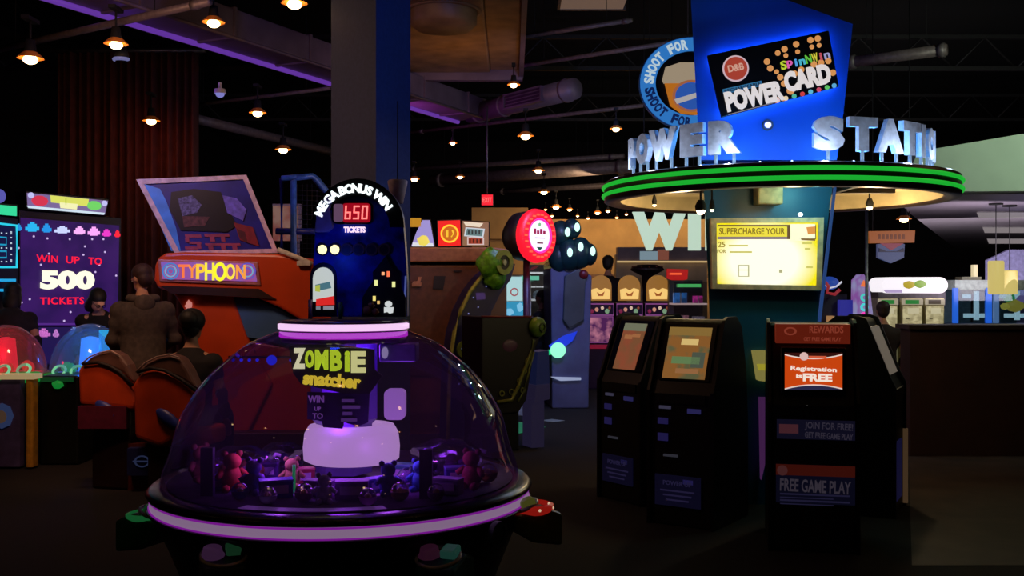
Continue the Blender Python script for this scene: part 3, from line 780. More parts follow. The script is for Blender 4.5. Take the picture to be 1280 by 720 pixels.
# raised letters
lm = df((190, 205, 220), .35, .2)
face = df((205, 214, 224), .45)
angP = dict(zip(range(5), (-74, -62, -47.5, -31.5, -17)))
seq = [('P', -74), ('O', -61.5), ('W', -47), ('E', -31.5), ('R', -17.5), ('S', 17.5), ('T', 30), ('A', 41.5), ('T', 53), ('I', 62), ('O', 72), ('N', 86)]
th0 = -math.atan2(PX, PY)
LR = 1.1
seq = [('P', -70), ('O', -57.5), ('W', -44), ('E', -30), ('R', -17.5), ('S', 17.5), ('T', 30), ('A', 41.5), ('T', 53), ('I', 61.5), ('O', 71), ('N', 85)]
for ch, al in seq:
    th = math.radians(al) + th0
    w = {'W': .29, 'I': .075, 'E': .19, 'A': .24, 'R': .225, 'O': .205, 'S': .21, 'P': .2}.get(ch, .215)
    m = MB(face)
    m.text(ch, 0, 0, w, .225, 0, th=.04, bold=.075)
    M = Matrix.Translation((LR * math.sin(th), -LR * math.cos(th), 2.56)) @ Matrix.Rotation(th, 4, 'Z')
    m.xf(M); o = m.build('sign_letter', ST)
    for s_ in ((-1, 1) if ch not in 'PTIS' else (0,)):
        m = MB(em((110, 140, 170))); m.tube([M @ Vector((s_ * w * .28, 0, -.2)), M @ Vector((s_ * w * .28, 0, -.1))], .012, n=6); m.build('letter_post', o)
# little uplights under the letters
for i in range(18):
    th = th0 + math.radians(-85 + i * 10)
    m = MB(em((190, 215, 255), 3)); m.ball(((LR + .06) * math.sin(th), -(LR + .06) * math.cos(th), 2.372), .009, None, 8, 6); m.build('letter_uplight', ST)
# tall pillar
pf = Fr(880, 7.45, 1050, 7.45); pf.o = Vector((PX, 7.45)); 
def pst(pts, y): return [(a, b) for a, b in pf.poly(pts, y)]
m = MB(df((36, 96, 190), .45, scale=2, var=.06))
m.prism(pst([(861, -45), (930, -20), (1066, 30), (1053, 155), (1046, 200), (876, 200), (872, 150)], 0), -.45, -.05); m.v = [Vector((-.13 + (v.x + .13) * .72, v.y, v.z)) if v.y > -.1 else v for v in m.v]; m.build('pillar_head', ST)['label'] = 'bright blue tapering upper pillar'
m = MB(df((22, 92, 132), .4, scale=2, var=.06))
m.prism(pst([(878, 205), (1046, 205), (1038, 250), (1026, 350), (1017, 470), (1010, 635), (896, 635), (888, 420), (882, 280)], 0), -.45, -.05); m.v = [Vector((-.13 + (v.x + .13) * .72, v.y, v.z)) if v.y > -.1 else v for v in m.v]; m.build('pillar_shaft', ST)['label'] = 'teal lower pillar down to the floor'
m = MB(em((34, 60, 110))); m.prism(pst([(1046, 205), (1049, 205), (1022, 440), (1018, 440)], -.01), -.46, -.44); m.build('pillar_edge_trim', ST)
m = MB(df((205, 175, 120), .5)); c = pf.poly([(945, 226), (976, 226), (976, 256), (945, 256)], -.08); m.prism(c, -.6, -.44); m.build('bracket_box', ST, .01)
# canopy lamps
for px, py, y, s in ((876, 263, 7.0, 1.0), (1087, 259, 8.2, .8), (818, 256, 8.2, .5), (890, 262, 7.3, .5)):
    p = W(px, py, y) - Vector((PX, PY, 0))
    m = MB(em((255, 225, 170), 6)); m.ball(p, .03 * s); m.lathe([(.035 * s, .0), (.04 * s, .03), (.02 * s, .07)], p, 14, MATT); m.tube([p + Vector((0, 0, .05)), (p.x, p.y, 2.32)], .008, MATT, 5); m.build('canopy_lamp', ST)
m = MB(df((160, 160, 165), .3, .5)); p = W(1161, 252, 8.1) - Vector((PX, PY, 0)); m.lathe([(.0, .12), (.045, .12), (.045, -.0), (.0, 0)], p, 18); m.build('canopy_fixture', ST)
# the power card sign
cf = pf; off = -.12
C = thing('card_sign', 'large tilted black power card panel with backlit edges on the blue pillar', 'sign', (PX, 7.45, 0))
cfr = Fr(880, 7.45, 1050, 7.45); cfr.o = Vector((PX, 7.45))
m = MB(df((12, 10, 14), .35)); quad = [(884, 69), (1036, 38), (1049, 108), (902, 147)]
m.prism(cfr.poly(quad, -.10), -.10, -.07); cb_ = m.build('card_panel', C, .006)
m = MB(em((60, 130, 255), 16.0)); ctr = (967, 91)
def shrink(k): return [(ctr[0] + (x - ctr[0]) * k, ctr[1] + (y - ctr[1]) * k) for x, y in quad]
q1 = cfr.poly(shrink(.94), -.05)
m.tube([(a, -.05, b) for a, b in q1], .010, n=6, closed=True); m.build('backlight_strip', C)
m = MB(MATT); q2 = cfr.poly(shrink(.6), -.04); m.prism(q2, -.07, -.001); m.build('standoff', C)
rot = math.radians(12.5)
def card(u, v):  # u,v in 0..1 over the tilted card
    tl, tr, br, bl = quad
    x = (tl[0] * (1 - u) + tr[0] * u) * (1 - v) + (bl[0] * (1 - u) + br[0] * u) * v
    y = (tl[1] * (1 - u) + tr[1] * u) * (1 - v) + (bl[1] * (1 - u) + br[1] * u) * v
    return x, y
kk = 7.35 / F
def cd(u, v, r, mat, y=-.104, mb=None):
    x, y_ = card(u, v); c = cfr.p(x, y_, -.1); mb.disc(c[0], c[1], r * kk, r * kk, y, -.099, mat, 14)
m = MB(); x, y = card(.20, .30); c = cfr.p(x, y, -.1)
m.disc(c[0], c[1], 16.5 * kk, 16.5 * kk, -.104, -.099, em((196, 170, 176))); m.disc(c[0], c[1], 14.5 * kk, 14.5 * kk, -.107, -.1, em((160, 60, 44)))
m.text('D&B', c[0], c[1] + 1 * kk, 20 * kk, 9 * kk, -.108, em((198, 150, 130)), th=.004, rot=.2, bold=.03)
m.build('round_emblem', cb_)
m = MB(); 
x, y = card(.22, .62); c = cfr.p(x, y, -.1)
M = Matrix.Translation((c[0], -.1, c[1])) @ Matrix.Rotation(-rot, 4, 'Y')
m.box(-25 * kk, 25 * kk, -.004, 0, -3.2 * kk, 3.2 * kk, em((44, 100, 140)), M)
m.text('RECHARGEABLE', c[0], c[1], 46 * kk, 4 * kk, -.106, em((20, 30, 50)), th=.003, rot=rot)
m.build('blue_band', cb_)
m = MB(em((216, 206, 200), 1.0))
x, y = card(.30, .80); c = cfr.p(x, y, -.1); m.text('POWER', c[0], c[1], 74 * kk, 26 * kk, -.106, th=.008, rot=rot, bold=.06)
x, y = card(.755, .72); c = cfr.p(x, y, -.1); m.text('CARD', c[0], c[1], 59 * kk, 26 * kk, -.106, th=.008, rot=rot, bold=.06)
m.build('card_lettering', cb_)
m = MB()
for i, (ch, col) in enumerate(zip('SpinNWin', ((180, 200, 50), (210, 90, 160), (80, 150, 210), (70, 170, 190), (90, 180, 60), (200, 190, 60), (190, 80, 90), (150, 150, 190)))):
    x, y = card(.585 + i * .052, .42 - i * .002); c = cfr.p(x, y, -.1)
    hh = {0: 11, 4: 11, 5: 11}.get(i, 7.5 if i in (3, 7) else 9.5); m.text(ch, c[0], c[1] - (11 - hh) / 2 * kk, (3 if i in (2, 6) else 7.5) * kk, hh * kk, -.107, em(col), th=.005, rot=rot, bold=.03)
m.build('coloured_lettering', cb_)
m = MB()
for u, v, r in ((.46, .30, 4), (.475, .42, 4), (.56, .20, 3.5), (.62, .16, 4), (.72, .12, 4), (.84, .10, 4), (.90, .10, 4), (.84, .22, 3), (.90, .22, 3), (.72, .25, 3), (.62, .27, 3), (.54, .60, 4), (.66, .60, 4), (.72, .56, 4), (.83, .52, 4), (.89, .52, 4), (.95, .52, 4), (.60, .86, 5), (.97, .74, 4), (.52, .5, 3), (.56, .72, 4), (.47, .95, 4), (.53, .96, 3)):
    cd(u, v, r, em((205, 140, 80)), -.102, m)
for u, col in ((.62, (80, 170, 140)), (.69, (190, 60, 60)), (.76, (90, 170, 190)), (.83, (190, 70, 90)), (.90, (90, 180, 90)), (.96, (90, 160, 200)), (.55, (220, 200, 160)), (.48, (220, 190, 190))): cd(u, .965, 3, em(col), -.103, m)
m.build('card_bulb_print', cb_)
m = MB(em((120, 110, 110))); a = cfr.poly([card(.06, .975), card(.5, .975), card(.5, .99), card(.06, .99)], -.1); m.prism(a, -.103, -.1); m.build('silver_line', cb_)
# little lamp on the pillar
root = thing('pillar_lamp', 'small round white lamp glowing on the blue pillar under the card', 'lamp', (W(960, 156, 7.43).x, 7.45, W(960, 156, 7.43).z))
MB(em((205, 215, 255), 1.6)).ball((0, -.02, 0), (.024, .016, .022)).build('lamp_lens', root)
MB(GREYM).ring(0, 0, .03, .04, -.015, 0).build('lamp_bezel', root)

# wall screen on the pillar
sf = Fr(888, 7.395, 1028, 7.395)
R = sf.thing('menu_screen', 'silver framed screen with a glowing yellow offer on the teal pillar', 'screen')
m = MB(df((228, 210, 175), .45)); 
op = sf.poly([(888, 273), (1029, 272), (1026, 363), (890, 361)]); ip = sf.poly([(895, 279), (1022, 278), (1019.5, 357), (896, 355)])
vs = [(a, -.02, b) for a, b in op] + [(a, -.02, b) for a, b in ip] + [(a, .05, b) for a, b in op]
fs = [(i, (i + 1) % 4, 4 + (i + 1) % 4, 4 + i) for i in range(4)] + [(i, 8 + i, 8 + (i + 1) % 4, (i + 1) % 4) for i in range(4)] + [(8, 9, 10, 11)]
m.add(vs, fs); m.build('screen_frame', R)
# lit display: a pale middle in a yellow sheet (overexposed centre drawn into the colour)
def radial_em(name, c0, c1, cx, cz, rx, rz, k):
    mt = bpy.data.materials.new(name); mt.use_nodes = True; nt = mt.node_tree; b = nt.nodes['Principled BSDF']
    tc = nt.nodes.new('ShaderNodeTexCoord'); mp = nt.nodes.new('ShaderNodeMapping')
    mp.inputs['Location'].default_value = (-cx / rx, 0, -cz / rz); mp.inputs['Scale'].default_value = (1 / rx, 0.001, 1 / rz)
    ln = nt.nodes.new('ShaderNodeVectorMath'); ln.operation = 'LENGTH'
    nt.links.new(tc.outputs['Object'], mp.inputs[0]); nt.links.new(mp.outputs[0], ln.inputs[0])
    r = nt.nodes.new('ShaderNodeValToRGB'); r.color_ramp.elements[0].position = .6; r.color_ramp.elements[1].position = 1.1
    r.color_ramp.elements[0].color = lin(c0) + [1]; r.color_ramp.elements[1].color = lin(c1) + [1]
    r.color_ramp.elements[1].position = 1.0
    nt.links.new(ln.outputs['Value'], r.inputs[0]); nt.links.new(r.outputs[0], b.inputs['Emission Color'])
    b.inputs['Emission Strength'].default_value = k; b.inputs['Base Color'].default_value = (.02, .02, .02, 1)
    return mt
cc = sf.p(955, 325); e1 = sf.p(1015, 325)[0] - cc[0]
m = MB(radial_em('yellow_offer_display', (252, 250, 226), (232, 218, 10), cc[0], cc[1], e1 * 1.15, .30, 1.15))
m.prism(ip, -.012, .02); dsp = m.build('display', R)
m = MB()
sf.rect(m, 897, 281, 1020, 299, -.016, -.012, em((96, 66, 40)))
sf.rect(m, 897, 283, 984, 296, -.018, -.014, em((228, 210, 60)))
sf.rect(m, 988, 280, 1019, 301, -.018, -.014, em((245, 240, 205)))
m.prism(sf.poly([(1008, 284), (1019, 283), (1019, 292), (1010, 293)], -.02), -.021, -.016, em((216, 140, 70)))
m.prism(sf.poly([(1001, 298), (1019, 298), (1019, 301), (1002, 300)], -.02), -.021, -.016, em((120, 90, 40)))
sf.rect(m, 897, 296, 984, 299, -.018, -.014, em((120, 100, 120)))
m.build('header_graphic', dsp)
m = MB(em((110, 84, 10))); sf.text(m, 'SUPERCHARGE YOUR', 940, 289, 82, 8, -.02, th=.003, bold=.01); m.build('header_lettering', dsp)
m = MB(em((150, 130, 20)))
sf.text(m, '25', 902, 305.5, 9, 7, -.014, th=.003); sf.text(m, 'FOR', 902, 314, 11, 4.5, -.014, th=.003)
for (x0, x1, y) in ((911, 935, 306), (912, 940, 314), (1003, 1015, 303), (1006, 1013, 310), (1008, 1016, 333)): sf.rect(m, x0, y, x1, y + 2, -.014, -.012, em((196, 188, 90)))
m.build('body_lettering', dsp)
m = MB(em((176, 172, 130)))
for x0, y0, x1, y1 in ((923, 331, 936, 332), (923, 345, 936, 346), (923, 331, 924, 346), (935, 331, 936.5, 346), (923, 337, 936, 338), (974, 337, 978, 341)): sf.rect(m, x0, y0, x1, y1, -.014, -.012)
m.build('card_drawing', dsp)
m = MB(em((255, 255, 255), 3)); c = sf.p(1000, 270, -.02); m.ball((c[0], -.03, c[1] + .01), (.018, .01, .014)); m.build('indicator_lamp', R)
# yellow notice and violet strip behind the front kiosk
nf = Fr(944, 7.34, 966, 7.34)
R = nf.thing('yellow_notice', 'yellow card holder on the pillar beside the front kiosk', 'notice')
m = MB(em((120, 112, 58))); m.prism(nf.poly([(943, 439), (966, 439), (966, 478), (949, 476)]), 0, .1); m.build('holder', R)
m = MB(em((150, 140, 40))); m.prism(nf.poly([(946, 455), (965, 455), (965, 463), (948, 463)], -.005), -.005, 0); m.build('yellow_band', R)
m = MB(em((58, 28, 66))); m.prism(nf.poly([(950, 497), (961, 497), (961, 560), (952, 600)]), 0, .05); m.build('violet_strip', R)

# ------------------------------------------------------------------ kiosks
def kiosk(loc, yaw, lab, style, W_=.24, H=1.34):
    t = thing('ticket_kiosk', lab, 'kiosk', loc, yaw, 'self service kiosks around the booth')
    w = W_
    prof = [(.0, 0), (.0, .86), (.04, .94), (.19, H - .02), (.22, H), (.36, H), (.44, H - .06), (.52, H - .35), (.55, H - .7), (.55, 0)]
    m = MB(df((9, 9, 11), .5)); m.sideprism(prof, -w, w); m.build('kiosk_body', t, .012)
    m = MB(df((12, 12, 15), .4))
    prof2 = [(-.02, 0), (-.02, .88), (.02, .96), (.17, H), (.22, H + .02), (.37, H + .02), (.46, H - .05), (.54, H - .35), (.57, H - .7), (.57, 0)]
    m.sideprism(prof2, -w - .02, -w).sideprism(prof2, w, w + .02); m.build('side_panel', t)
    m = MB(df((12, 12, 15), .5)); m.box(-w * .8, w * .8, -.012, 0, .80, .86); m.build('card_reader_shelf', t)
    return t
# sloped screen plane helper: between (y=.04,z=.94) and (y=.13,z=H-.02)
def slope_pt(v, H=1.34):  # v 0 bottom 1 top
    return (.04 + .15 * v, .94 + (H - .96) * v)
def on_slope(mb, x0, x1, v0, v1, lift, mat, H=1.34):
    y0, z0 = slope_pt(v0, H); y1, z1 = slope_pt(v1, H)
    mb.add([(x0, y0 - lift, z0), (x1, y0 - lift, z0), (x1, y1 - lift, z1), (x0, y1 - lift, z1), (x0, y0 + .01, z0), (x1, y0 + .01, z0), (x1, y1 + .01, z1), (x0, y1 + .01, z1)],
           [(0, 1, 2, 3), (0, 4, 5, 1), (1, 5, 6, 2), (2, 6, 7, 3), (3, 7, 4, 0)], mat)
K3Y = math.radians(-12)
k3 = kiosk((W(1017, 0, 6.1).x, 6.1, 0), K3Y, 'front kiosk with orange registration screen and red header sign', 0)
def k3p(px, py, off=-.0):
    f = Fr(990, 6.1, 1045, 6.1); f.o = Vector((W(1017, 0, 6.1).x, 6.1)); f.d = Vector((math.cos(K3Y), math.sin(K3Y))); f.n = Vector((-f.d.y, f.d.x)); return f.p(px, py, off)
def rectk(mb, x0, y0, x1, y1, a, b, mat):
    p = k3p(x0, y0, a); q = k3p(x1, y1, a); mb.box(p[0], q[0], a, b, q[1], p[1], mat)
m = MB(em((86, 24, 12))); rectk(m, 970, 405, 1063, 430, -.015, .18, None); hs = m.build('header_sign', k3)
m = MB(em((124, 52, 38))); p = k3p(1033, 412, -.018); m.text('REWARDS', p[0], p[1], .19, .042, -.017, th=.004)
p = k3p(1028, 424, -.018); m.text('GET FREE GAME PLAY', p[0], p[1], .21, .022, -.017, th=.003); p = k3p(988, 414, -.018); m.ring(p[0], p[1], .016, .024, -.02, -.014, None, 20, 1.5); m.build('header_lettering', hs)
m = MB(BLACK); rectk(m, 976, 434, 1058, 494, -.01, .1, df((8, 8, 10), .2)); m.build('screen_bezel', k3, .006)
m = MB(em((196, 66, 14), 1.0)); rectk(m, 981, 441, 1053, 487, -.016, -.009, None); sc = m.build('orange_display', k3)
m = MB()
def curve_band(pts_t, pts_b, mat, y0=-.02, y1=-.015):
    P = [k3p(a, b, y0) for a, b in pts_t] + [k3p(a, b, y0) for a, b in reversed(pts_b)]; m.prism(P, y0, y1, mat)
xs = [981 + i * 9 for i in range(9)]
def sag(x, k): return k * (1 - ((x - 1017) / 36) ** 2)
curve_band([(x, 441) for x in xs], [(x, 442.5 + sag(x, 5)) for x in xs], em((50, 16, 12)))
curve_band([(x, 442.5 + sag(x, 5)) for x in xs], [(x, 444 + sag(x, 5)) for x in xs], em((230, 210, 200)), -.022)
curve_band([(x, 485.5 - sag(x, 5)) for x in xs], [(x, 487 - sag(x, 5)) for x in xs], em((220, 200, 190)), -.022)
curve_band([(x, 487 - sag(x, 5)) for x in xs], [(x, 487.5) for x in xs], em((40, 40, 70)))
p = k3p(1005, 445.5, -.024); m.disc(p[0], p[1], .024, .024, -.026, -.02, em((214, 180, 176)))
p = k3p(1022, 446.5, -.024); m.box(p[0] - .05, p[0] + .05, -.026, -.02, p[1] - .007, p[1] + .007, em((205, 90, 60)))
m.build('display_graphic', sc)
m = MB(em((240, 224, 210))); p = k3p(1017, 462, -.02); m.text('Registration', p[0], p[1], .26, .034, -.018, th=.004, bold=.03, rot=-.03)
p = k3p(999, 470, -.02); m.text('is', p[0], p[1], .035, .025, -.018, th=.004, bold=.03)
p = k3p(1022, 472, -.02); m.text('FREE', p[0], p[1], .165, .046, -.018, th=.004, bold=.05); m.build('display_lettering', sc)
m = MB(df((34, 34, 80), .5)); rectk(m, 971, 524, 1069, 551, -.008, .0, em((12, 11, 26))); jp = m.build('join_panel', k3)
m = MB(em((42, 38, 50))); p = k3p(1036, 534, -.01); m.text('JOIN FOR FREE!', p[0], p[1], .27, .052, -.01, th=.003, rot=-.03); p = k3p(1036, 545, -.01); m.text('GET FREE GAME PLAY', p[0], p[1], .27, .035, -.01, th=.003, rot=-.03)
rectk(m, 974, 530, 998, 542, -.011, -.008, em((60, 30, 36))); m.build('join_lettering', jp)
m = MB(); rectk(m, 970, 580, 1069, 632, -.008, 0, em((7, 7, 20))); rectk(m, 970, 580, 1069, 597, -.012, -.006, em((50, 12, 7))); fp = m.build('free_play_panel', k3)
m = MB(em((46, 41, 50))); p = k3p(1019, 608, -.01); m.text('FREE GAME PLAY', p[0], p[1], .40, .075, -.01, th=.003, rot=-.02)
p = k3p(978, 588, -.014); m.disc(p[0], p[1], .03, .03, -.014, -.01, em((60, 30, 30)))
for i in range(4): rectk(m, 975, 618 + i * 4, 1062 - (i % 2) * 20, 619.5 + i * 4, -.011, -.008, em((26, 24, 46)))
m.build('free_play_lettering', fp)
m = MB(em((70, 70, 70))); p = k3p(1009, 508, -.01); m.disc(p[0], p[1], .006, .006, -.01, 0); m.build('status_lamp', k3)

def side_kiosk(px, Y, yaw, lab, top, main, accent, wscr=.14):
    t = kiosk((W(px, 0, Y).x, Y, 0), yaw, lab, 1, .215)
    m = MB(df((8, 8, 10), .2)); on_slope(m, -.18, .18, .02, .97, .012, None); m.build('screen_bezel', t)
    m = MB(main); on_slope(m, -wscr, wscr, .05, .92, .018, None)
    d = m.build('display', t)
    m = MB(); 
    on_slope(m, -wscr, wscr, .78, .92, .021, top)
    for i, (x0, x1, v0, v1, c) in enumerate(accent): on_slope(m, x0, x1, v0, v1, .022, c)
    m.build('display_graphic', d)
    for x0_, x1_, z0_, z1_, c_ in ((-.16, -.09, .55, .60, (26, 22, 62)), (-.16, -.09, .66, .70, (26, 22, 62)), (.05, .14, .74, .77, (34, 32, 74)), (-.15, -.07, .76, .78, (50, 48, 66)), (-.12, -.02, .45, .465, (40, 40, 48)), (.02, .09, .28, .31, (28, 24, 66))):
        MB(em(c_)).box(x0_, x1_, -.012, 0, z0_, z1_).build('button_label', t)
    m = MB(em((8, 7, 24))); m.box(-.18, .14, -.012, 0, .13, .33); pn = m.build('lower_panel', t)
    m = MB(em((28, 24, 50))); m.text('POWER UP', -.02, .28, .2, .03, -.014, th=.003)
    for i in range(3): m.box(-.14 + i * .02, .1 - i * .02, -.016, -.012, .225 - i * .03, .235 - i * .03)
    m.build('lower_lettering', pn)
    return t
side_kiosk(775, 7.55, math.radians(-54), 'leftmost kiosk with a plain salmon coloured screen', em((104, 108, 88)), em_noise((128, 66, 44), (112, 72, 46), 12), [(-.08, -.0, .62, .70, em((150, 96, 60))), (0, .08, .66, .72, em((150, 96, 60)))], .115)
side_kiosk(851, 6.75, math.radians(-34), 'middle kiosk with a tan and green screen', em((128, 100, 50)), em_noise((128, 84, 40), (84, 84, 56), 9, 1, .45, .6), [(-.05, .07, .62, .72, em((205, 176, 110))), (-.10, .10, .30, .42, em((90, 118, 76))), (-.06, .10, .14, .22, em((140, 96, 60))), (.04, .13, .24, .5, em((70, 78, 66)))], .15)
k4 = kiosk((W(1123, 0, 7.2).x, 7.2, 0), math.radians(62), 'kiosk seen edge on behind the front kiosk, with a pale side screen', 2)
m = MB(em((92, 84, 74))); on_slope(m, -.2, .2, .05, .9, .016, None); m.build('display', k4)
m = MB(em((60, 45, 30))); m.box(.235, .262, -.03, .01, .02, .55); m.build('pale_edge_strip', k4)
m = MB(em((12, 12, 40))); m.box(-.2, .1, -.012, 0, .1, .5); m.build('lower_panel', k4)

# beer sign
bf = Fr(800, 8.6, 930, 8.6); bf.o = Vector((W(865, 0, 8.6).x, 8.6))
B = bf.thing('round_beer_sign', 'round blue hanging sign with a glass of beer in its middle', 'sign')
cB = bf.p(864, 105); kb = 8.6 / F
m = MB(); m.ring(cB[0], cB[1], 40 * kb, 58 * kb, -.03, .03, df((40, 120, 200), .5), 64, 1.13)
m.disc(cB[0], cB[1], 46 * kb, 41 * kb, .0, .03, df((16, 14, 20), .6), 48); rim_ = m.build('blue_ring', B)
m = MB(em((44, 112, 184))); m.ring(cB[0], cB[1], 40 * kb, 57 * kb, -.034, -.03, None, 64, 1.13); m.build('ring_face', rim_)
m = MB()
def arc_text(mb, s, c, rx, rz, a0, a1, h, mat, flip=False, y=-.036):
    n = len(s)
    for i, ch in enumerate(s):
        if ch == ' ': continue
        t = math.radians(a0 + (a1 - a0) * i / (n - 1))
        tx, tz = -rx * math.sin(t), rz * math.cos(t)
        r = math.atan2(tz, tx)
        r = r + PI if not flip else r
        mb.text(ch, c[0] + rx * math.cos(t), c[1] + rz * math.sin(t), h * .62 if ch != 'W' else h, h, y, mat, th=.004, rot=r, bold=.05)
arc_text(m, 'SHOOT FOR THE', cB, 53.5 * kb, 48.5 * kb, 176, 62, 12.5 * kb, em((176, 196, 206)))
arc_text(m, 'SHOOT FOR THE', cB, 53.5 * kb, 48.5 * kb, 191, 302, 12.5 * kb, em((12, 30, 78)), True)
m.build('ring_lettering', rim_)
m = MB(em((172, 100, 26)))
m.prism(bf.poly([(830, 100), (900, 100), (895, 138), (876, 144), (852, 142), (838, 132)], -.02), -.02, .0)
m.prism(bf.poly([(828, 100), (832, 84), (850, 78), (882, 78), (900, 84), (901, 104), (830, 104)], -.022), -.022, .0, em((150, 134, 112)))
gl = m.build('beer_glass', B)
m = MB(em((40, 80, 160))); c = bf.p(864, 120, -.02); m.disc(c[0], c[1], 20 * kb, 17 * kb, -.026, -.02)
m.prism(bf.poly([(843, 124), (876, 114), (880, 119), (846, 130)], -.03), -.03, -.024, em((165, 160, 160))); m.ring(c[0], c[1], 17 * kb, 20 * kb, -.028, -.024, em((150, 90, 60)), 32, 1.18)
m.build('glass_badge', gl)
m = MB(GREYM); c = bf.p(860, 48); m.tube([(c[0], 0, c[1]), (c[0], 0, RZ)], .006, n=5); c = bf.p(900, 56); m.tube([(c[0], 0, c[1]), (c[0], 0, RZ)], .006, n=5); m.build('hanger_wire', B)

# big WIN letters hanging before the ochre partition
wf = Fr(790, 14, 930, 14)
R = wf.thing('win_sign', 'large pale mint hanging letters spelling win, partly behind the pillar', 'sign')
for ch, px, w in (('W', 824, 67), ('I', 868, 15), ('N', 902, 40)):
    m = MB(em((182, 206, 184))); wf.text(m, ch, px, 289, w, 48, 0, th=.08, bold=.08); o = m.build('sign_letter', R)
m = MB(MATT)
for px in (805, 840, 867, 900): c = wf.p(px, 268); m.tube([(c[0], .0, c[1]), (c[0], 0, RZ)], .008, n=5)
m.build('hanger_wire', R)


# ================================================================== FAR LEFT: INVADER PRIZE WALL
vf = Fr(25, 10.6, 150, 11.4)
V = vf.thing('space_prize_cabinet', 'tall violet lit cabinet with a big white 500 between red dotted lines', 'arcade game')
m = MB(df((24, 14, 40), .4)); m.prism(vf.poly([(24, 262), (152, 272), (152, 470), (24, 470)]), 0, .7); vz = vf.p(80, 470)[1]
m.box(vf.p(24, 400)[0], vf.p(152, 400)[0], 0, .7, 0, vz + .02); m.build('cabinet_body', V, .01)
m = MB(em_noise((38, 16, 78), (52, 20, 92), 3)); m.prism(vf.poly([(26, 272), (149, 282), (147, 408), (26, 408)], -.01), -.012, 0); pn = m.build('lit_panel', V)
m = MB(BLACK); m.prism(vf.poly([(32, 238), (137, 248), (133, 270), (34, 262)], -.06), -.06, .2); mq = m.build('marquee_box', V, .01)
m = MB(em((118, 100, 150))); m.prism(vf.poly([(34, 241), (135, 251), (131, 268), (35, 259)], -.07), -.07, -.06); mf = m.build('marquee_face', mq)
m = MB()
m.prism(vf.poly([(63, 244), (111, 249), (110, 258), (64, 253)], -.075), -.078, -.07, em((214, 220, 96)))
m.prism(vf.poly([(75, 253), (97, 255), (96, 262), (76, 260)], -.08), -.082, -.07, em((240, 240, 180)))
m.prism(vf.poly([(34, 257), (131, 266), (130, 268.5), (36, 260)], -.08), -.082, -.07, em((205, 225, 240)))
c = vf.p(50, 251, -.08); m.disc(c[0], c[1], .085, .055, -.083, -.07, em((208, 50, 76)), 10)
c = vf.p(118, 257, -.08); m.disc(c[0], c[1], .08, .05, -.083, -.07, em((110, 210, 100)), 10)
for px, py in ((39, 244), (131, 254)): c = vf.p(px, py, -.08); m.disc(c[0], c[1], .03, .03, -.083, -.07, em((190, 190, 240)), 10)
m.prism(vf.poly([(82, 248), (83, 248), (83, 256), (82, 256)], -.085), -.086, -.07, em((150, 170, 50)))
m.build('marquee_graphic', mf)
# row of glowing pixel-edged lamps (plain stepped lozenges)
def lozenge(mb, px, py, w, h, mat, fr=None, off=-.02, up=True):
    st = [(0, .5), (.18, .5), (.18, .8), (.34, .8), (.34, 1), (.66, 1), (.66, .8), (.82, .8), (.82, .5), (1, .5), (1, .12), (.8, .12), (.8, 0), (.2, 0), (.2, .12), (0, .12)]
    fr = fr or vf
    mb.prism(fr.poly([(px - w / 2 + a * w, py + h / 2 - b * h) for a, b in st], off), off, -.005, mat)
row = [(23, 284, 9, 9, (30, 130, 200)), (40.5, 283.5, 17, 12, (30, 160, 215)), (58.5, 285, 12, 11, (24, 130, 205)), (78, 287, 19, 9, (180, 190, 235)), (99.5, 288, 14, 10, (225, 160, 225)), (117.5, 289, 15, 11, (225, 150, 225)), (133.5, 291, 11, 9, (210, 50, 180)), (147, 292, 7, 9, (225, 30, 50))]
for i, (px, py, w, h, c) in enumerate(row):
    m = MB(em(c, 1.3)); lozenge(m, px, py, w, h, None); o = m.build('pixel_lamp', V)
for px, py, w, h, c in ((37, 416, 9, 10, (170, 40, 160)), (54.5, 416, 17, 11, (205, 110, 200)), (70, 416.5, 8, 10, (190, 120, 200)), (93, 414, 14, 10, (120, 150, 220))):
    m = MB(em(c, 1.1)); lozenge(m, px, py, w, h, None); m.build('pixel_lamp', V)
m = MB(em((190, 170, 220), 1.1))
for px, py in ((42, 295.5), (59, 298), (87, 299), (115, 299), (129, 299), (106, 308), (131, 315), (61, 317), (104, 318.5), (145, 344.5), (27, 378), (37, 374), (88, 390), (80, 401), (31, 401), (23, 310), (51, 331), (119, 340), (124, 331)):
    c = vf.p(px, py, -.01); m.disc(c[0], c[1], .011, .011, -.016, -.01, None, 8)
m.build('star_print', pn)
m = MB(em((226, 22, 56), 1.3)); 
vf.text(m, 'WIN', 59, 323.5, 27, 9, -.02, th=.004, sp=1.1, rot=-.04); vf.text(m, 'UP', 91, 325, 17, 9, -.02, th=.004, rot=-.04); vf.text(m, 'TO', 119, 326.5, 17, 9, -.02, th=.004, rot=-.04)
vf.text(m, 'TICKETS', 78, 376, 55, 9, -.02, th=.004, sp=1.1); m.build('red_lettering', pn)
m = MB(em((240, 235, 215), 1.2)); vf.text(m, '500', 85, 350, 68, 24, -.03, th=.006, bold=.06); m.build('white_number', pn)['label'] = 'large white numerals'
m = MB(em((80, 40, 130))); m.prism(vf.poly([(48, 404), (95, 404), (95, 406), (48, 406)], -.02), -.03, 0); m.build('violet_trim', V)
m = MB(em((30, 20, 74))); m.prism(vf.poly([(28, 409), (146, 409), (144, 455), (28, 455)], -.01), -.02, 0); m.build('lower_screen', V)

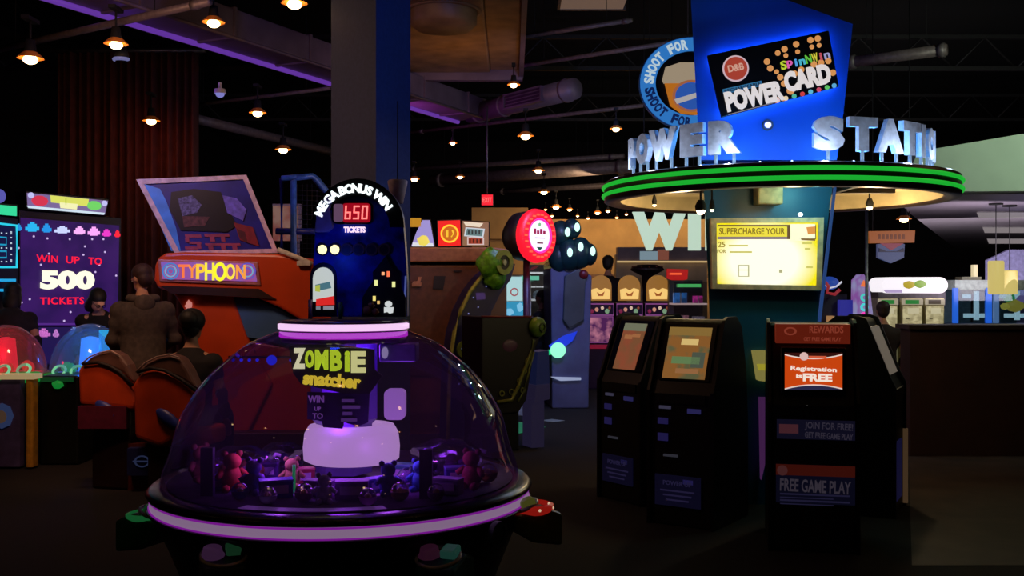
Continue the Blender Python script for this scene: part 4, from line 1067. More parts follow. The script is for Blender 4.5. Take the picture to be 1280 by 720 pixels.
# maze cabinet, cut by the frame's edge
gf = Fr(-50, 9.95, 22, 10.4)
G = gf.thing('maze_arcade_cabinet', 'cabinet cut off at the picture edge, with cyan bordered maze panel and green marquee', 'arcade game')
m = MB(df((10, 16, 50), .4)); m.prism(gf.poly([(-48, 262), (23, 274), (23, 400), (-48, 400)]), 0, .45); z_ = gf.p(0, 400)[1]; m.box(gf.p(-48, 400)[0], gf.p(23, 400)[0], 0, .45, 0, z_ + .05); m.build('cabinet_body', G)
m = MB(df((20, 60, 50), .4)); m.prism(gf.poly([(-48, 250), (22, 256), (22, 270), (-48, 264)], -.05), -.05, .1); mq = m.build('marquee_box', G)
m = MB(em((44, 200, 140), 1.2)); m.prism(gf.poly([(-46, 252), (21, 258), (21, 270), (-46, 264)], -.06), -.06, -.05); m.build('marquee_face', mq)
m = MB(em((84, 84, 170))); c = gf.p(-2, 245, -.03); m.disc(c[0], c[1], .07, .07, -.04, .0); m.build('round_topper', G)
m = MB(em((40, 190, 214), 1.2))
P = gf.poly([(-46, 274), (21, 282), (21, 334), (-46, 334)], -.02)
pts = [(a, -.02, b) for a, b in P]; m.tube(pts, .014, n=6, closed=True); pb = m.build('cyan_border', G)
m = MB(em((8, 14, 60))); m.prism(gf.poly([(-44, 276), (20, 284), (20, 332), (-44, 332)], -.01), -.012, 0); mz = m.build('maze_panel', G)
m = MB(em((30, 150, 190)))
for ring_ in ([(-30, 294), (8, 297), (8, 306), (-30, 304)], [(-30, 314), (8, 314), (8, 322), (-30, 322)]):
    m.tube([(a, -.016, b) for a, b in gf.poly(ring_, -.016)], .008, n=5, closed=True)
m.build('maze_line', mz)
m = MB(em((190, 210, 225)))
for i in range(10):
    for (px, py) in ((-40 + i * 6, 288.5 + i * .4), (-40 + i * 6, 310), (-40 + i * 6, 327)):
        c = gf.p(px, py, -.016); m.box(c[0] - .006, c[0] + .006, -.02, -.012, c[1] - .006, c[1] + .006)
for j in range(6):
    c = gf.p(14, 290 + j * 7, -.016); m.box(c[0] - .006, c[0] + .006, -.02, -.012, c[1] - .006, c[1] + .006)
m.build('maze_dot', mz)
m = MB(em((30, 150, 205), 1.1))
for y in (350, 362.5): m.prism(gf.poly([(-46, y - 1.5), (20, y - 1.5), (20, y + 2), (-46, y + 2)], -.02), -.02, 0)
m.build('cyan_bar', G)

# two small domed games with green consoles
def small_dome(px, Y, half, label, wall, inner, cons, body, postcol):
    x = W(px, 0, Y).x; r = half / F * Y; zb = W(0, 466, Y).z
    t = thing('small_dome_game', label, 'arcade game', (x, Y, 0))
    m = MB(df(body, .5, scale=10)); m.rbox(-r * 1.0, r * 1.0, -r * .9, r * .9, 0, zb - .03, .06); m.build('cabinet', t)
    m = MB(df((150, 130, 60), .4)); m.rbox(-r * 1.02, r * 1.02, -r * .95, r * .95, zb - .03, zb + .0, .06); m.build('top_rim', t)
    m = MB(glass(wall, .05, .03, .55, .14)); m.lathe([(r * math.cos(a * PI / 24), zb + r * 1.28 * math.sin(a * PI / 24)) for a in range(0, 13)], n=48); m.build('clear_dome', t)
    m = MB(em(inner[0], 2.2)); m.lathe([(0, zb + .005), (r * .9, zb + .005)], n=32)
    m.lathe([(r * .3, zb), (r * .22, zb + r * .9), (r * .05, zb + r * .95)], n=20, mat=em(inner[1], 2.2)); m.build('glowing_deck', t)
    m = MB(em(inner[2], 1.8)); 
    for i in range(6): m.ball((r * .6 * math.cos(i * 1.05), r * .6 * math.sin(i * 1.05), zb + .05), r * .14, None, 12, 8, .2)
    m.build('toy_heap', t)['kind'] = 'stuff'
    for k, (a, s_) in enumerate(cons):
        cx_, cy_ = r * 1.0 * math.cos(a), r * 1.0 * math.sin(a)
        m = MB(em((16, 110, 40), 1.2)); m.lathe([(0, zb + .02), (.13, zb + .02), (.15, zb - .01), (.13, zb - .06), (0, zb - .08)], (cx_, cy_, 0), 24); pd = m.build('control_pod', t)
        m = MB(em((110, 190, 140), 1.0)); M = Matrix.Translation((cx_, cy_, zb + .045)) @ Matrix.Rotation(.9, 4, 'X')
        m.tube([M @ Vector((.055 * math.cos(i * PI / 10), .055 * math.sin(i * PI / 10), 0)) for i in range(20)], .012, n=8, closed=True); m.build('steering_ring', pd)
    return t
D1 = small_dome(8, 9.35, 47, 'small red lit dome game in front of the dark haired person at the edge', (240, 190, 200), ((110, 16, 40), (150, 20, 40), (140, 30, 30)), ((-1.2, 1), (-.7, 1)), (70, 56, 100), None)
D2 = small_dome(113, 9.75, 48, 'small blue and cyan lit dome game under the person leaning over', (190, 210, 245), ((20, 60, 130), (50, 110, 190), (20, 110, 60)), ((-2.0, 1), (-1.5, 1)), (14, 12, 20), None)
m = MB(em((40, 150, 210))); m.tube([(.17, -.1, 1.0 - .15), (.17, -.1, 1.28 - .12)], .05); m.build('cyan_lamp', D2)
# cabinet front panel with yellow post and print
q = Fr(-30, 8.9, 30, 8.9)
R = q.thing('printed_kiosk_panel', 'grey violet printed cabinet front with a yellow corner post, below the red dome', 'cabinet')
m = MB(df((80, 70, 120), .6, scale=12)); a = q.p(-30, 575); b = q.p(25, 472); m.box(a[0], b[0], 0, .09, .02, b[1]); m.build('front_panel', R)
m = MB(df((190, 140, 40), .5)); a = q.p(33, 556); b = q.p(42, 472); m.rbox(a[0], b[0], -.02, .1, .02, b[1] - .0, .02); m.build('corner_post', R)
m = MB(em((34, 44, 74))); c = q.p(2, 520, -.01); m.disc(c[0], c[1], .10, .11, -.01, 0, None, 8); c = q.p(1, 521, -.01); m.disc(c[0], c[1], .05, .055, -.016, -.005, em((60, 44, 34))); m.build('shield_print', R)
m = MB(em((150, 128, 90))); a = q.p(-30, 474); b = q.p(44, 468); m.box(a[0], b[0], -.03, .14, a[1] - .0, b[1]); m.build('top_ledge', R)
# dark cabinet with green glow between
q2 = Fr(50, 9.1, 96, 9.1)
R = q2.thing('black_base_cabinet', 'black cabinet with a faint green lit button, left of the orange seats', 'cabinet')
m = MB(df((10, 12, 12), .4)); a = q2.p(49, 575); b = q2.p(98, 470); m.box(a[0], b[0], 0, .5, 0, b[1]); m.build('cabinet_body', R, .02)
m = MB(em((16, 110, 40))); c = q2.p(71, 481, -.04); m.ball((c[0], -.02, c[1]), (.05, .03, .035), None, 14, 8, .15); m.build('green_button', R)
m = MB(em((8, 50, 22))); c = q2.p(62, 476, -.02); m.box(c[0] - .08, c[0] + .2, -.02, 0, c[1] - .01, c[1] + .03); m.build('green_trim', R)

# ================================================================== TYPHOON SIMULATOR
of = Fr(193, 9.3, 392, 9.3)
O = of.thing('motion_simulator', 'big orange simulator cab with a lit typhoon title strip', 'simulator')
orange = df((214, 74, 22), .35, scale=3, var=.12)
m = MB(orange); hood = [(192, 350), (193, 332), (197, 322), (206, 316.5), (230, 315), (345, 317), (372, 321), (391, 326), (392, 412), (384, 405), (350, 385), (322, 373), (214, 366), (197, 360)]
m.prism(of.poly(hood), 0, 1.1); m.build('hood', O, .03, 3)
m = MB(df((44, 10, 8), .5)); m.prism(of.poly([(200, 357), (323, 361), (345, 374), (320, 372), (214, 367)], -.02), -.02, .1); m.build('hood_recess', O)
m = MB(df((190, 120, 110), .4)); m.prism(of.poly([(197, 324), (322, 327), (326, 357), (199, 352)], -.02), -.02, 0); ts = m.build('title_frame', O, .01)
m = MB(em_noise((120, 84, 170), (150, 70, 130), 5)); m.prism(of.poly([(201, 327), (317, 329.5), (321, 352), (203, 349)], -.03), -.03, -.02); tf_ = m.build('title_face', ts)
m = MB()
for px, c in ((213, (60, 120, 190)), (309, (90, 80, 180))):
    c_ = of.p(px, 339, -.04)
    for k in range(3): m.ring(c_[0], c_[1], .02 + k * .022, .032 + k * .022, -.036, -.03, em(c if k != 1 else (110, 160, 190)), 20)
m.build('swirl_print', tf_)
m = MB(); 
cols = [(230, 110, 60), (232, 130, 60), (235, 190, 50), (238, 225, 60), (240, 235, 40), (240, 215, 60), (232, 150, 60)]
for i, (ch, px, h) in enumerate(zip('TYPHOON', (229, 240, 251, 262, 275, 288, 301), (17, 17, 19, 22, 24, 20, 18))):
    of.text(m, ch, px, 339 + i * .15, 12 if i not in (4,) else 16, h, -.038, em(cols[i], 1.1), th=.006, bold=.03)
m.build('title_lettering', tf_)
m = MB(orange)
m.prism(of.poly([(216, 366), (290, 368), (308, 420), (340, 480), (300, 560), (250, 560), (246, 470), (238, 400)], .1), .1, 1.1); m.build('cab_side', O, .02)
m = MB(df((70, 110, 165), .4, scale=3, var=.2)); m.prism(of.poly([(288, 371), (322, 375), (352, 388), (384, 408), (384, 440), (330, 425), (308, 421)], .12), .12, 1.0); m.build('blue_window_panel', O)
m = MB(orange); m.prism(of.poly([(300, 424), (392, 440), (392, 560), (300, 560)], .14), .14, 1.0)
m.prism(of.poly([(252, 540), (400, 540), (400, 577), (252, 577)], .0), .0, 1.2, df((60, 16, 14), .5)); m.build('lower_cab', O, .02)
m = MB(em((190, 120, 110))); c = of.p(232, 383, -.01); m.ball((c[0], .08, c[1]), (.03, .02, .05), None, 10, 6, .3); m.build('side_lamp', O)
m = MB(WHITEP); pts_ = of.poly([(347, 312), (372, 322), (390, 330)], -.03); m.tube([(a, -.03, b) for a, b in pts_], .022, n=8)
c = of.p(381, 329, -.05); m.box(c[0] - .07, c[0] + .05, -.06, .02, c[1] - .02, c[1] + .02); m.build('white_piping', O)
# tilted poster on top
pf2 = Fr(172, 9.55, 347, 9.85)
R = pf2.thing('tilted_poster', 'leaning white framed picture panel with a broad blue edge above the orange cab', 'poster')
outer = [(170, 224), (308, 218.5), (348, 316), (219, 318)]
inner = [(180, 230), (304, 224), (340, 311), (224, 314)]
Po = pf2.poly(outer, -.03); Pi = pf2.poly(inner, -.03)
m = MB(df((216, 190, 190), .5)); vs = [(a, -.03, b) for a, b in Po] + [(a, -.03, b) for a, b in Pi] + [(a, .06, b) for a, b in Po] + [(a, .06, b) for a, b in Pi]
fs = []
for i in range(4):
    j = (i + 1) % 4; fs += [(i, j, 4 + j, 4 + i), (8 + i, 12 + i, 12 + j, 8 + j), (i, 8 + i, 8 + j, j), (4 + i, 4 + j, 12 + j, 12 + i)]
m.add(vs, fs); m.build('poster_frame', R)
def pq(pts, y): return pf2.poly(pts, y)
m = MB(df((34, 34, 130), .4, scale=4, var=.3)); m.prism(pq(inner, -.01), -.01, .04); pp = m.build('picture', R)
m = MB(); 
m.prism(pq([(178, 229), (200, 236), (208, 252), (220, 285), (226, 314), (214, 314), (190, 258)], -.02), -.018, -.01, df((70, 150, 235), .4, scale=6, var=.2))
m.build('blue_stripe', pp)
m = MB()
m.prism(pq([(214, 240), (242, 236), (276, 240), (296, 282), (284, 290), (226, 288), (212, 262)], -.02), -.022, -.01, df((14, 14, 24), .4))
m.prism(pq([(222, 248), (240, 244), (252, 256), (246, 266), (228, 270)], -.025), -.026, -.015, df((90, 90, 130), .5, scale=40, var=.8))
m.prism(pq([(228, 270), (262, 271), (256, 282), (230, 284)], -.025), -.028, -.015, df((90, 50, 50), .5, scale=30, var=.6))
m.prism(pq([(278, 244), (296, 248), (308, 262), (304, 276), (284, 266)], -.025), -.026, -.012, df((110, 100, 200), .5, scale=20, var=.4))
m.prism(pq([(292, 278), (316, 284), (324, 308), (300, 300)], -.025), -.026, -.012, df((130, 30, 40), .5))
m.prism(pq([(296, 286), (306, 290), (310, 304), (300, 298)], -.03), -.029, -.015, df((80, 20, 30), .5))
m.build('picture_shape', pp)
m = MB(df((150, 60, 90), .5))
for (x0, y0, x1, y1) in ((231, 293, 251, 297), (231, 297, 236, 303), (236, 302, 251, 305), (246, 305, 251, 311), (231, 308, 247, 312), (255, 292, 286, 296), (262, 296, 268, 302), (276, 296, 281, 302), (256, 304, 300, 307), (260, 307, 266, 312), (276, 307, 282, 312), (290, 307, 296, 312)):
    m.prism(pq([(x0, y0), (x1, y0), (x1 + 1, y1), (x0 + 1, y1)], -.02), -.02, -.008)
m.build('red_block_print', pp)
m = MB(GREYM); a = pf2.p(250, 318); m.tube([(a[0], .05, a[1] + .02), (a[0], .3, a[1] + .4)], .02); m.build('prop', R)

# orange seats
def seat(pxc, Y, shell, head, seam, inset, lab):
    f = Fr(pxc - 30, Y + .05, pxc + 30, Y - .05)
    t = thing('bucket_seat', lab, 'seat', f.loc, f.yaw, 'orange simulator seats')
    sh = df((186, 66, 26), .42, scale=4, var=.25)
    m = MB(sh); m.prism(f.poly(shell), 0, .16, None); m.build('seat_shell', t, .05, 4)
    m = MB(df((104, 74, 66), .5, scale=5)); m.prism(f.poly(head), .01, .13); m.build('headrest', t, .03, 3)
    m = MB(df((20, 8, 8), .7)); m.tube([(a, -.012, b) for a, b in f.poly(seam, -.01)], .014, n=6); m.build('seam', t)
    m = MB(df((180, 150, 140), .4)); m.tube([(a, .0, b) for a, b in f.poly(head[:len(head) // 2 + 1], -.0)], .006, n=6); m.build('edge_piping', t)
    (x0, y0), (x1, y1) = inset; a = f.p(x0, y0); b = f.p(x1, y1); L = math.hypot(b[0] - a[0], b[1] - a[1]) / 2
    m = MB(df((44, 60, 150), .4)); m.ball((0, 0, 0), (L, .03, L * .42), None, 20, 10)
    m.xf(Matrix.Translation(((a[0] + b[0]) / 2, -.005, (a[1] + b[1]) / 2)) @ Matrix.Rotation(-math.atan2(b[1] - a[1], b[0] - a[0]), 4, 'Y')); m.build('blue_inset', t)
    xs_ = [p[0] for p in f.poly(shell)]; lo = min(p[1] for p in f.poly(shell))
    m = MB(sh); m.rbox(min(xs_) + .06, max(xs_) - .06, .14, .55, max(.3, lo), max(.3, lo) + .14, .06); m.build('seat_pan', t, .03, 3)
    m = MB(df((30, 12, 12), .5)); m.box(min(xs_) + .1, max(xs_) - .1, .05, .5, 0, max(.3, lo) + .02); m.build('seat_base', t, .02)
    return t
seat(131, 7.95, [(95, 459), (108, 453), (128, 451), (150, 461), (163, 478), (172, 500), (168, 516), (150, 513), (97, 509)],
     [(102, 455), (112, 446), (124, 441), (138, 438), (149, 444), (158, 456), (166, 480), (150, 466), (128, 458)], [(104, 455), (122, 453), (136, 457), (150, 465), (166, 482)], ((120, 502), (150, 525)),
     'orange bucket seat nearer the green domed games')
seat(206, 7.75, [(164, 478), (178, 463), (197, 460), (222, 471), (247, 490), (244, 515), (232, 545), (200, 562), (166, 550)],
     [(170, 465), (182, 453), (196, 446), (212, 443), (224, 447), (234, 462), (246, 488), (222, 474), (196, 464)], [(172, 465), (188, 460), (206, 463), (226, 474), (246, 489)], ((196, 512), (226, 536)),
     'orange bucket seat beside the dome game, in front of the standing person')
q = Fr(100, 7.9, 240, 7.9)
R = q.thing('seat_plinth', 'dark red plinth carrying both seats, with a small blue emblem plate', 'plinth')
m = MB(df((90, 20, 50), .5)); a = q.p(97, 536); b = q.p(158, 508); m.box(a[0], b[0], .0, .06, a[1], b[1]); m.build('magenta_panel', R)
m = MB(df((80, 26, 18), .5)); a = q.p(156, 600); b = q.p(240, 556); m.box(a[0], b[0], .06, .2, .0, b[1]); m.build('plinth_body', R)
m = MB(df((26, 34, 90), .5)); a = q.p(160, 594); b = q.p(195, 560); m.box(a[0], b[0], -.02, .06, a[1], b[1]); pl = m.build('emblem_plate', R)
m = MB(em((30, 36, 60))); c = q.p(177, 577, -.03); m.ring(c[0], c[1], .035, .045, -.026, -.02, None, 24, 1.3); m.box(c[0] - .07, c[0] + .08, -.026, -.02, c[1] - .006, c[1] + .006); m.build('emblem', pl)
m = MB(df((120, 40, 16), .45)); a = q.p(196, 600, -.05); b = q.p(217, 545, -.05); m.rbox(a[0], b[0], -.05, .05, 0, b[1], .03); m.build('orange_post', R)

# blue tube frame
tf = Fr(345, 10.8, 412, 10.8)
R = tf.thing('blue_tube_frame', 'blue steel tube frame with black mesh behind the jackpot topper', 'frame')
bl = df((60, 110, 190), .35, .2)
def tpt(px, py, y=0): a = tf.p(px, py, y); return (a[0], y, a[1])
m = MB(bl)
m.tube([tpt(367, 440), tpt(367, 226), tpt(372, 222), tpt(391, 220), tpt(396, 224), tpt(432, 268), tpt(432, 440)], .032, n=10)
m.tube([tpt(352, 223, .3), tpt(390, 220, .3)], .03, n=8); m.build('front_tube', R)
m = MB(df((24, 40, 130), .4)); m.tube([tpt(345, 289, .02), tpt(412, 290, .02)], .035, n=8)
m.build('cross_tube', R)
m = MB(df((24, 40, 130), .4)); m.tube([tpt(352, 330, .6), tpt(352, 224, .6), tpt(390, 220, .6), tpt(430, 268, .6)], .028, n=8); m.build('rear_tube', R)
m = MB(df((50, 50, 62), .5, .4))
for i in range(16):
    y = 232 + i * 6; m.tube([tpt(370, y, .3), tpt(420, y + 2, .3)], .003, n=4)
for i in range(8): m.tube([tpt(372 + i * 6, 230 + max(0, i - 3) * 8, .3), tpt(372 + i * 6, 330, .3)], .003, n=4)
m.build('mesh_panel', R)
for px in (352, 432):
    pass
m = MB(BLACK); a = tf.p(345, 440); b = tf.p(436, 440); m.box(a[0], b[0], -.05, .7, 0, a[1] + .02); m.build('frame_base', R)
q = Fr(340, 12.2, 375, 12.2)
R = q.thing('far_poster', 'tan and red poster seen behind the blue tube frame', 'poster')
a = q.p(341, 301); b = q.p(374, 257)
m = MB(em_noise((112, 84, 72), (96, 44, 34), 5)); m.box(a[0], b[0], 0, .03, a[1], b[1]); m.build('poster_face', R)
m = MB(df((120, 110, 120), .5)); m.box(b[0] - .01, b[0] + .02, -.01, .04, a[1], b[1]); m.box(a[0], b[0] + .02, -.01, .04, b[1], b[1] + .02); m.box(b[0] - .04, b[0] + .0, -.005, .04, 0, a[1]); m.build('poster_stand', R)

# ================================================================== MIDDLE: BROWN SIMULATOR AND NEIGHBOURS
bf2 = Fr(508, 11.0, 640, 11.3)
R = bf2.thing('brown_ride_cabin', 'large brown ride cabin behind the dome, with flat roof and small handles', 'ride cabin')
br = df((128, 84, 52), .45, .1, scale=5, var=.2)
m = MB(br); m.prism(bf2.poly([(500, 331), (634, 331), (634, 470), (600, 560), (500, 560)]), 0, 1.6)
m.box(bf2.p(500, 500)[0], bf2.p(610, 500)[0], 0, 1.6, 0, .25); m.build('cabin_body', R, .02)
m = MB(df((150, 100, 60), .45)); m.prism(bf2.poly([(498, 309), (617, 309), (636, 312), (636, 327), (498, 328)], -.06), -.06, 1.7); m.build('roof_fascia', R, .015)
m = MB(df((90, 55, 34), .5)); m.prism(bf2.poly([(506, 333), (610, 333), (590, 352), (572, 400), (566, 470), (506, 470)], -.02), -.02, 0); m.build('side_door', R, .006)
m = MB(df((190, 130, 90), .4, .5)); 
m.prism(bf2.poly([(523, 346), (527, 346), (525, 353), (516, 355), (516, 352), (522, 351)], -.04), -.05, -.02); m.prism(bf2.poly([(515, 354), (527, 353), (526, 358), (515, 358)], -.04), -.05, -.02); m.build('door_handle', R)
m = MB(df((26, 12, 10), .5)); m.prism(bf2.poly([(543, 345), (557, 345), (554, 362), (541, 361)], -.03), -.03, -.02); m.prism(bf2.poly([(567, 338), (577, 338), (577, 340), (567, 340)], -.03), -.03, -.02); m.build('vent_slot', R)

sfz = Fr(563, 10.6, 645, 10.9)
R = sfz.thing('starry_ride_panel', 'curved dark blue star speckled ride side with pale green edge and green wheel', 'ride')
arc_o = [(560, 560), (561, 500), (563, 450), (568, 415), (576, 388), (588, 364), (602, 346), (618, 333), (628, 328)]
arc_i = [(644, 330), (638, 350), (626, 366), (614, 390), (610, 430), (612, 500), (614, 560)]
m = MB(df((30, 30, 84), .4, scale=3, var=.4)); m.prism(sfz.poly(arc_o + arc_i), 0, .25); m.box(sfz.p(560, 500)[0], sfz.p(612, 500)[0], .02, .24, 0, sfz.p(590, 556)[1]); pn = m.build('side_wing', R)
m = MB(df((140, 150, 70), .4)); m.tube([(a, -.01, b) for a, b in sfz.poly(arc_o, -.01)], .022, n=8); m.build('edge_tube', R)
m = MB(em((110, 118, 185)))
for px, py in ((601, 350), (608, 358), (592, 372), (598, 384), (586, 392), (604, 396), (594, 408), (582, 412), (600, 420), (588, 432), (578, 436), (605, 436), (575, 456), (596, 452), (583, 470), (600, 468), (574, 480), (606, 484)):
    c = sfz.p(px, py, -.01); m.ball((c[0], -.004, c[1]), (.008, .004, .008), None, 8, 4)
m.build('star_stud', pn)
m = MB(em((52, 34, 80))); m.prism(sfz.poly([(595, 366), (606, 366), (607, 374), (596, 375)], -.01), -.01, 0); m.build('small_print', pn)
m = MB(df((84, 150, 30), .4, scale=30, var=.5)); c = sfz.p(622, 330, -.08)
m.ball((c[0] - .06, -.04, c[1] - .0), (.15, .1, .16), None, 20, 12, .12); c2 = sfz.p(620, 348, -.06); m.ball((c2[0], -.03, c2[1]), (.12, .08, .11), None, 16, 10, .15); gw = m.build('green_hub', R)
m = MB(df((120, 150, 60), .35)); c = sfz.p(630, 328, -.12); m.ring(c[0], c[1], .075, .13, -.14, -.06, None, 28, .75); m.disc(c[0], c[1], .06, .08, -.12, -.06, df((20, 26, 20), .4)); m.disc(c[0], c[1], .02, .03, -.15, -.1, df((160, 180, 150), .3)); m.build('wheel_face', gw)
m = MB(df((90, 110, 40), .4)); c = sfz.p(581, 437, -.03); m.ring(c[0], c[1], .05, .09, -.04, .0, None, 24, .9); m.build('lower_ring', R)

kf = Fr(603, 9.75, 688, 10.05)
R = kf.thing('black_ride_cabinet', 'low black cabinet with a green ball corner and green scroll trim', 'cabinet')
m = MB(df((8, 6, 8), .45)); m.prism(kf.poly([(602, 396), (668, 396), (676, 402), (676, 420), (668, 440), (658, 500), (648, 516), (602, 520)]), 0, .5)
m.box(kf.p(604, 500)[0], kf.p(650, 500)[0], .02, .48, 0, kf.p(620, 512)[1]); m.build('cabinet_body', R, .01)
m = MB(df((110, 40, 40), .4)); a = kf.poly([(602, 396), (664, 396)], -.01); m.tube([(a[0][0], -.005, a[0][1]), (a[1][0], -.005, a[1][1])], .012, n=6); m.build('red_edge', R)
m = MB(em((26, 10, 12))); c = kf.p(638, 432, -.01); m.ball((c[0], 0, c[1]), (.08, .01, .06), None, 12, 6); m.build('faint_print', R)
m = MB(df((96, 130, 40), .4)); c = kf.p(673, 409, -.04); m.ball((c[0], -.02, c[1]), (.09, .07, .10), None, 20, 12); bb = m.build('green_ball', R)
m = MB(df((50, 70, 26), .4)); m.ring(c[0] + .02, c[1], .03, .045, -.1, -.05, None, 20, .8); m.build('ball_rim', bb)
m = MB(df((110, 116, 50), .4)); cu = kf.poly([(668, 425), (664, 442), (658, 458), (652, 472), (648, 484), (640, 500), (622, 503)], -.02); m.tube([(a, -.012, b) for a, b in cu], .018, n=7)
cu = kf.poly([(668, 440), (660, 470), (655, 490), (648, 502)], -.02); m.tube([(a, -.012, b) for a, b in cu], .010, n=6)
for px, py in ((660, 452), (656, 464), (650, 476), (654, 488), (640, 490), (628, 492)): c = kf.p(px, py, -.02); m.ring(c[0], c[1], .018, .028, -.016, -.004, None, 14)
m.build('scroll_trim', R)
m = MB(em((26, 22, 42))); m.prism(kf.poly([(670, 482), (687, 480), (687, 499), (668, 503)], .05), .05, .3); m.prism(kf.poly([(672, 440), (686, 438), (687, 480), (670, 482)], .1), .1, .3, em((14, 18, 44))); m.box(kf.p(670, 500)[0], kf.p(686, 500)[0], .1, .3, 0, kf.p(678, 500)[1]); m.build('violet_panel', R)

# lit signs standing on the brown roof
gf2 = Fr(508, 12.0, 612, 12.0)
def small_sign(name, lab, cat='sign', fr=gf2): return fr.thing(name, lab, cat)
def poly_face(R, pts, mat, y0=0, y1=.06, case=True, name='sign_face'):
    if case: m = MB(BLACK); m.prism(gf2.poly(pts), y0, y1); k = m.build('sign_case', R)
    cx_ = sum(p[0] for p in pts) / len(pts); cy_ = sum(p[1] for p in pts) / len(pts)
    m = MB(mat); m.prism(gf2.poly([(cx_ + (x - cx_) * .93, cy_ + (y - cy_) * .93) for x, y in pts], y0 - .01), y0 - .01, y0); return m.build(name, R)
def legs(R, x0, x1, ytop):
    m = MB(MATT)
    for x in (x0, x1): a = gf2.p(x, ytop, .03); m.box(a[0] - .015, a[0] + .015, .015, .045, 1.5, a[1] + .03)
    m.build('stand', R)
R = small_sign('pointed_sign', 'lit violet and white pointed sign with a yellow blob')
poly_face(R, [(528, 274), (538, 274), (544, 309), (513, 309), (520, 290)], em((150, 140, 200)))
m = MB(em((228, 210, 90))); c = gf2.p(529, 301, -.02); m.ball((c[0], -.015, c[1]), (.07, .012, .06), None, 14, 8, .15); m.prism(gf2.poly([(516, 303), (541, 304), (542, 308), (515, 308)], -.02), -.018, -.008, em((210, 215, 220))); m.build('yellow_graphic', R); legs(R, 518, 538, 309)
R = small_sign('yellow_wall_piece', 'glowing yellow panel standing in for a bit of wall, at the top of the row behind the topper')  # orange yellow wall fragment, drawn as a glowing panel
poly_face(R, [(506, 272), (527, 272), (527, 284), (506, 284)], em((176, 124, 20))); legs(R, 508, 524, 284)
R = small_sign('red_ring_sign', 'square red lit sign with a glowing yellow ring')
poly_face(R, [(546, 275), (576, 274), (577, 308), (547, 309)], em((214, 26, 24), 1.2))
m = MB(em((250, 190, 50), 1.2)); c = gf2.p(562, 292, -.02); m.ring(c[0], c[1], .085, .105, -.02, -.01, None, 30)
m.disc(c[0], c[1], .08, .08, -.016, -.01, em((190, 100, 20))); m.box(c[0] - .04, c[0] - .015, -.022, -.01, c[1] - .04, c[1] + .04, em((240, 190, 50))); m.tube([(c[0] + .03, -.018, c[1] + .04), (c[0] + .045, -.018, c[1]), (c[0] + .02, -.018, c[1] - .04)], .01, em((240, 190, 50)), 6); m.build('ring_graphic', R); legs(R, 550, 573, 309)
R = small_sign('cream_light_box', 'cream coloured box behind two small outlined name plates')
poly_face(R, [(577, 275), (612, 277), (612, 308), (577, 308)], em((132, 96, 72)))
m = MB(em((220, 205, 180), 1)); m.prism(gf2.poly([(579, 277), (604, 279), (600, 284), (582, 282)], -.02), -.02, -.01); m.build('top_glow', R); legs(R, 580, 608, 308)
R = thing('outlined_plates', 'pair of white outlined plates, grey above red, on the cream box', 'sign', gf2.loc, gf2.yaw)
for pts, c, c2 in (([(582, 284), (606, 286), (604, 297), (580, 295)], (90, 120, 120), (190, 200, 205)), ([(584, 296), (605, 297), (605, 306), (584, 306)], (150, 56, 36), (200, 180, 175))):
    m = MB(em(c2)); m.prism(gf2.poly(pts, -.04), -.045, -.008); k = m.build('plate', R)
    cx_ = sum(p[0] for p in pts) / 4; cy_ = sum(p[1] for p in pts) / 4
    m = MB(em(c)); m.prism(gf2.poly([(cx_ + (x - cx_) * .84, cy_ + (y - cy_) * .75) for x, y in pts], -.05), -.05, -.045)
    for i in range(4): m.prism(gf2.poly([(cx_ - 8 + i * 4.4, cy_ - 2.5), (cx_ - 6 + i * 4.4, cy_ - 2.5), (cx_ - 6 + i * 4.4, cy_ + 2.5), (cx_ - 8 + i * 4.4, cy_ + 2.5)], -.055), -.055, -.049, em([int(v * .4) for v in c]))
    m.build('plate_print', k)

# big round red sign
rf = Fr(652, 12.6, 692, 12.0)
rf2 = Fr(648, 11.85, 692, 12.25)
rc = W(668, 295, 12.0)
R = thing('round_red_sign', 'large round drum sign with glowing red rim and white face on a post', 'sign', (rc.x, rc.y, 0), math.radians(48))
r_ = 33 / F * 12.0
Mz = Matrix.Translation((0, 0, rc.z)) @ Matrix.Rotation(PI / 2, 4, 'X')
m = MB(df((20, 10, 14), .5)); m.lathe([(0, -.34), (r_ * .6, -.34), (r_ * .92, -.22), (r_ * .98, .02), (0, .02)], (0, 0, 0), 48, None, True, Mz); m.build('drum_body', R)
m = MB(em((232, 22, 44), 1.2)); m.lathe([(r_ * .96, -.03), (r_ * 1.03, .02), (r_ * 1.0, .07), (r_ * .62, .09), (r_ * .62, .05)], (0, 0, 0), 56, None, True, Mz); rr_ = m.build('red_rim', R)
m = MB(em((250, 90, 60), 1.3))
for i in range(22):
    t = 2 * PI * i / 22; p = Mz @ Vector((r_ * .80 * math.cos(t), r_ * .80 * math.sin(t), .085)); m.box(p.x - .022, p.x + .022, p.y - .01, p.y + .004, p.z - .010, p.z + .010)
m.build('rim_lamp', rr_)
m = MB(em((248, 232, 250), 1.15)); m.lathe([(0, .075), (r_ * .60, .075), (r_ * .60, .05)], (0, 0, 0), 48, None, False, Mz); fc = m.build('white_face', R)
m = MB(em((240, 60, 190), 1.2)); m.lathe([(r_ * .585, .08), (r_ * .66, .095), (r_ * .66, .07)], (0, 0, 0), 48, None, True, Mz); m.build('pink_ring', R)
m = MB(em((150, 30, 70)))
for i in range(4): m.box(-.10 + i * .055, -.065 + i * .055, -.084, -.075, rc.z + .02, rc.z + .08 - (i % 2) * .02)
m.box(-.08, .09, -.084, -.075, rc.z - .03, rc.z - .02, em((130, 140, 130))); m.box(-.04, .06, -.084, -.075, rc.z - .09, rc.z - .075, em((110, 50, 60)))
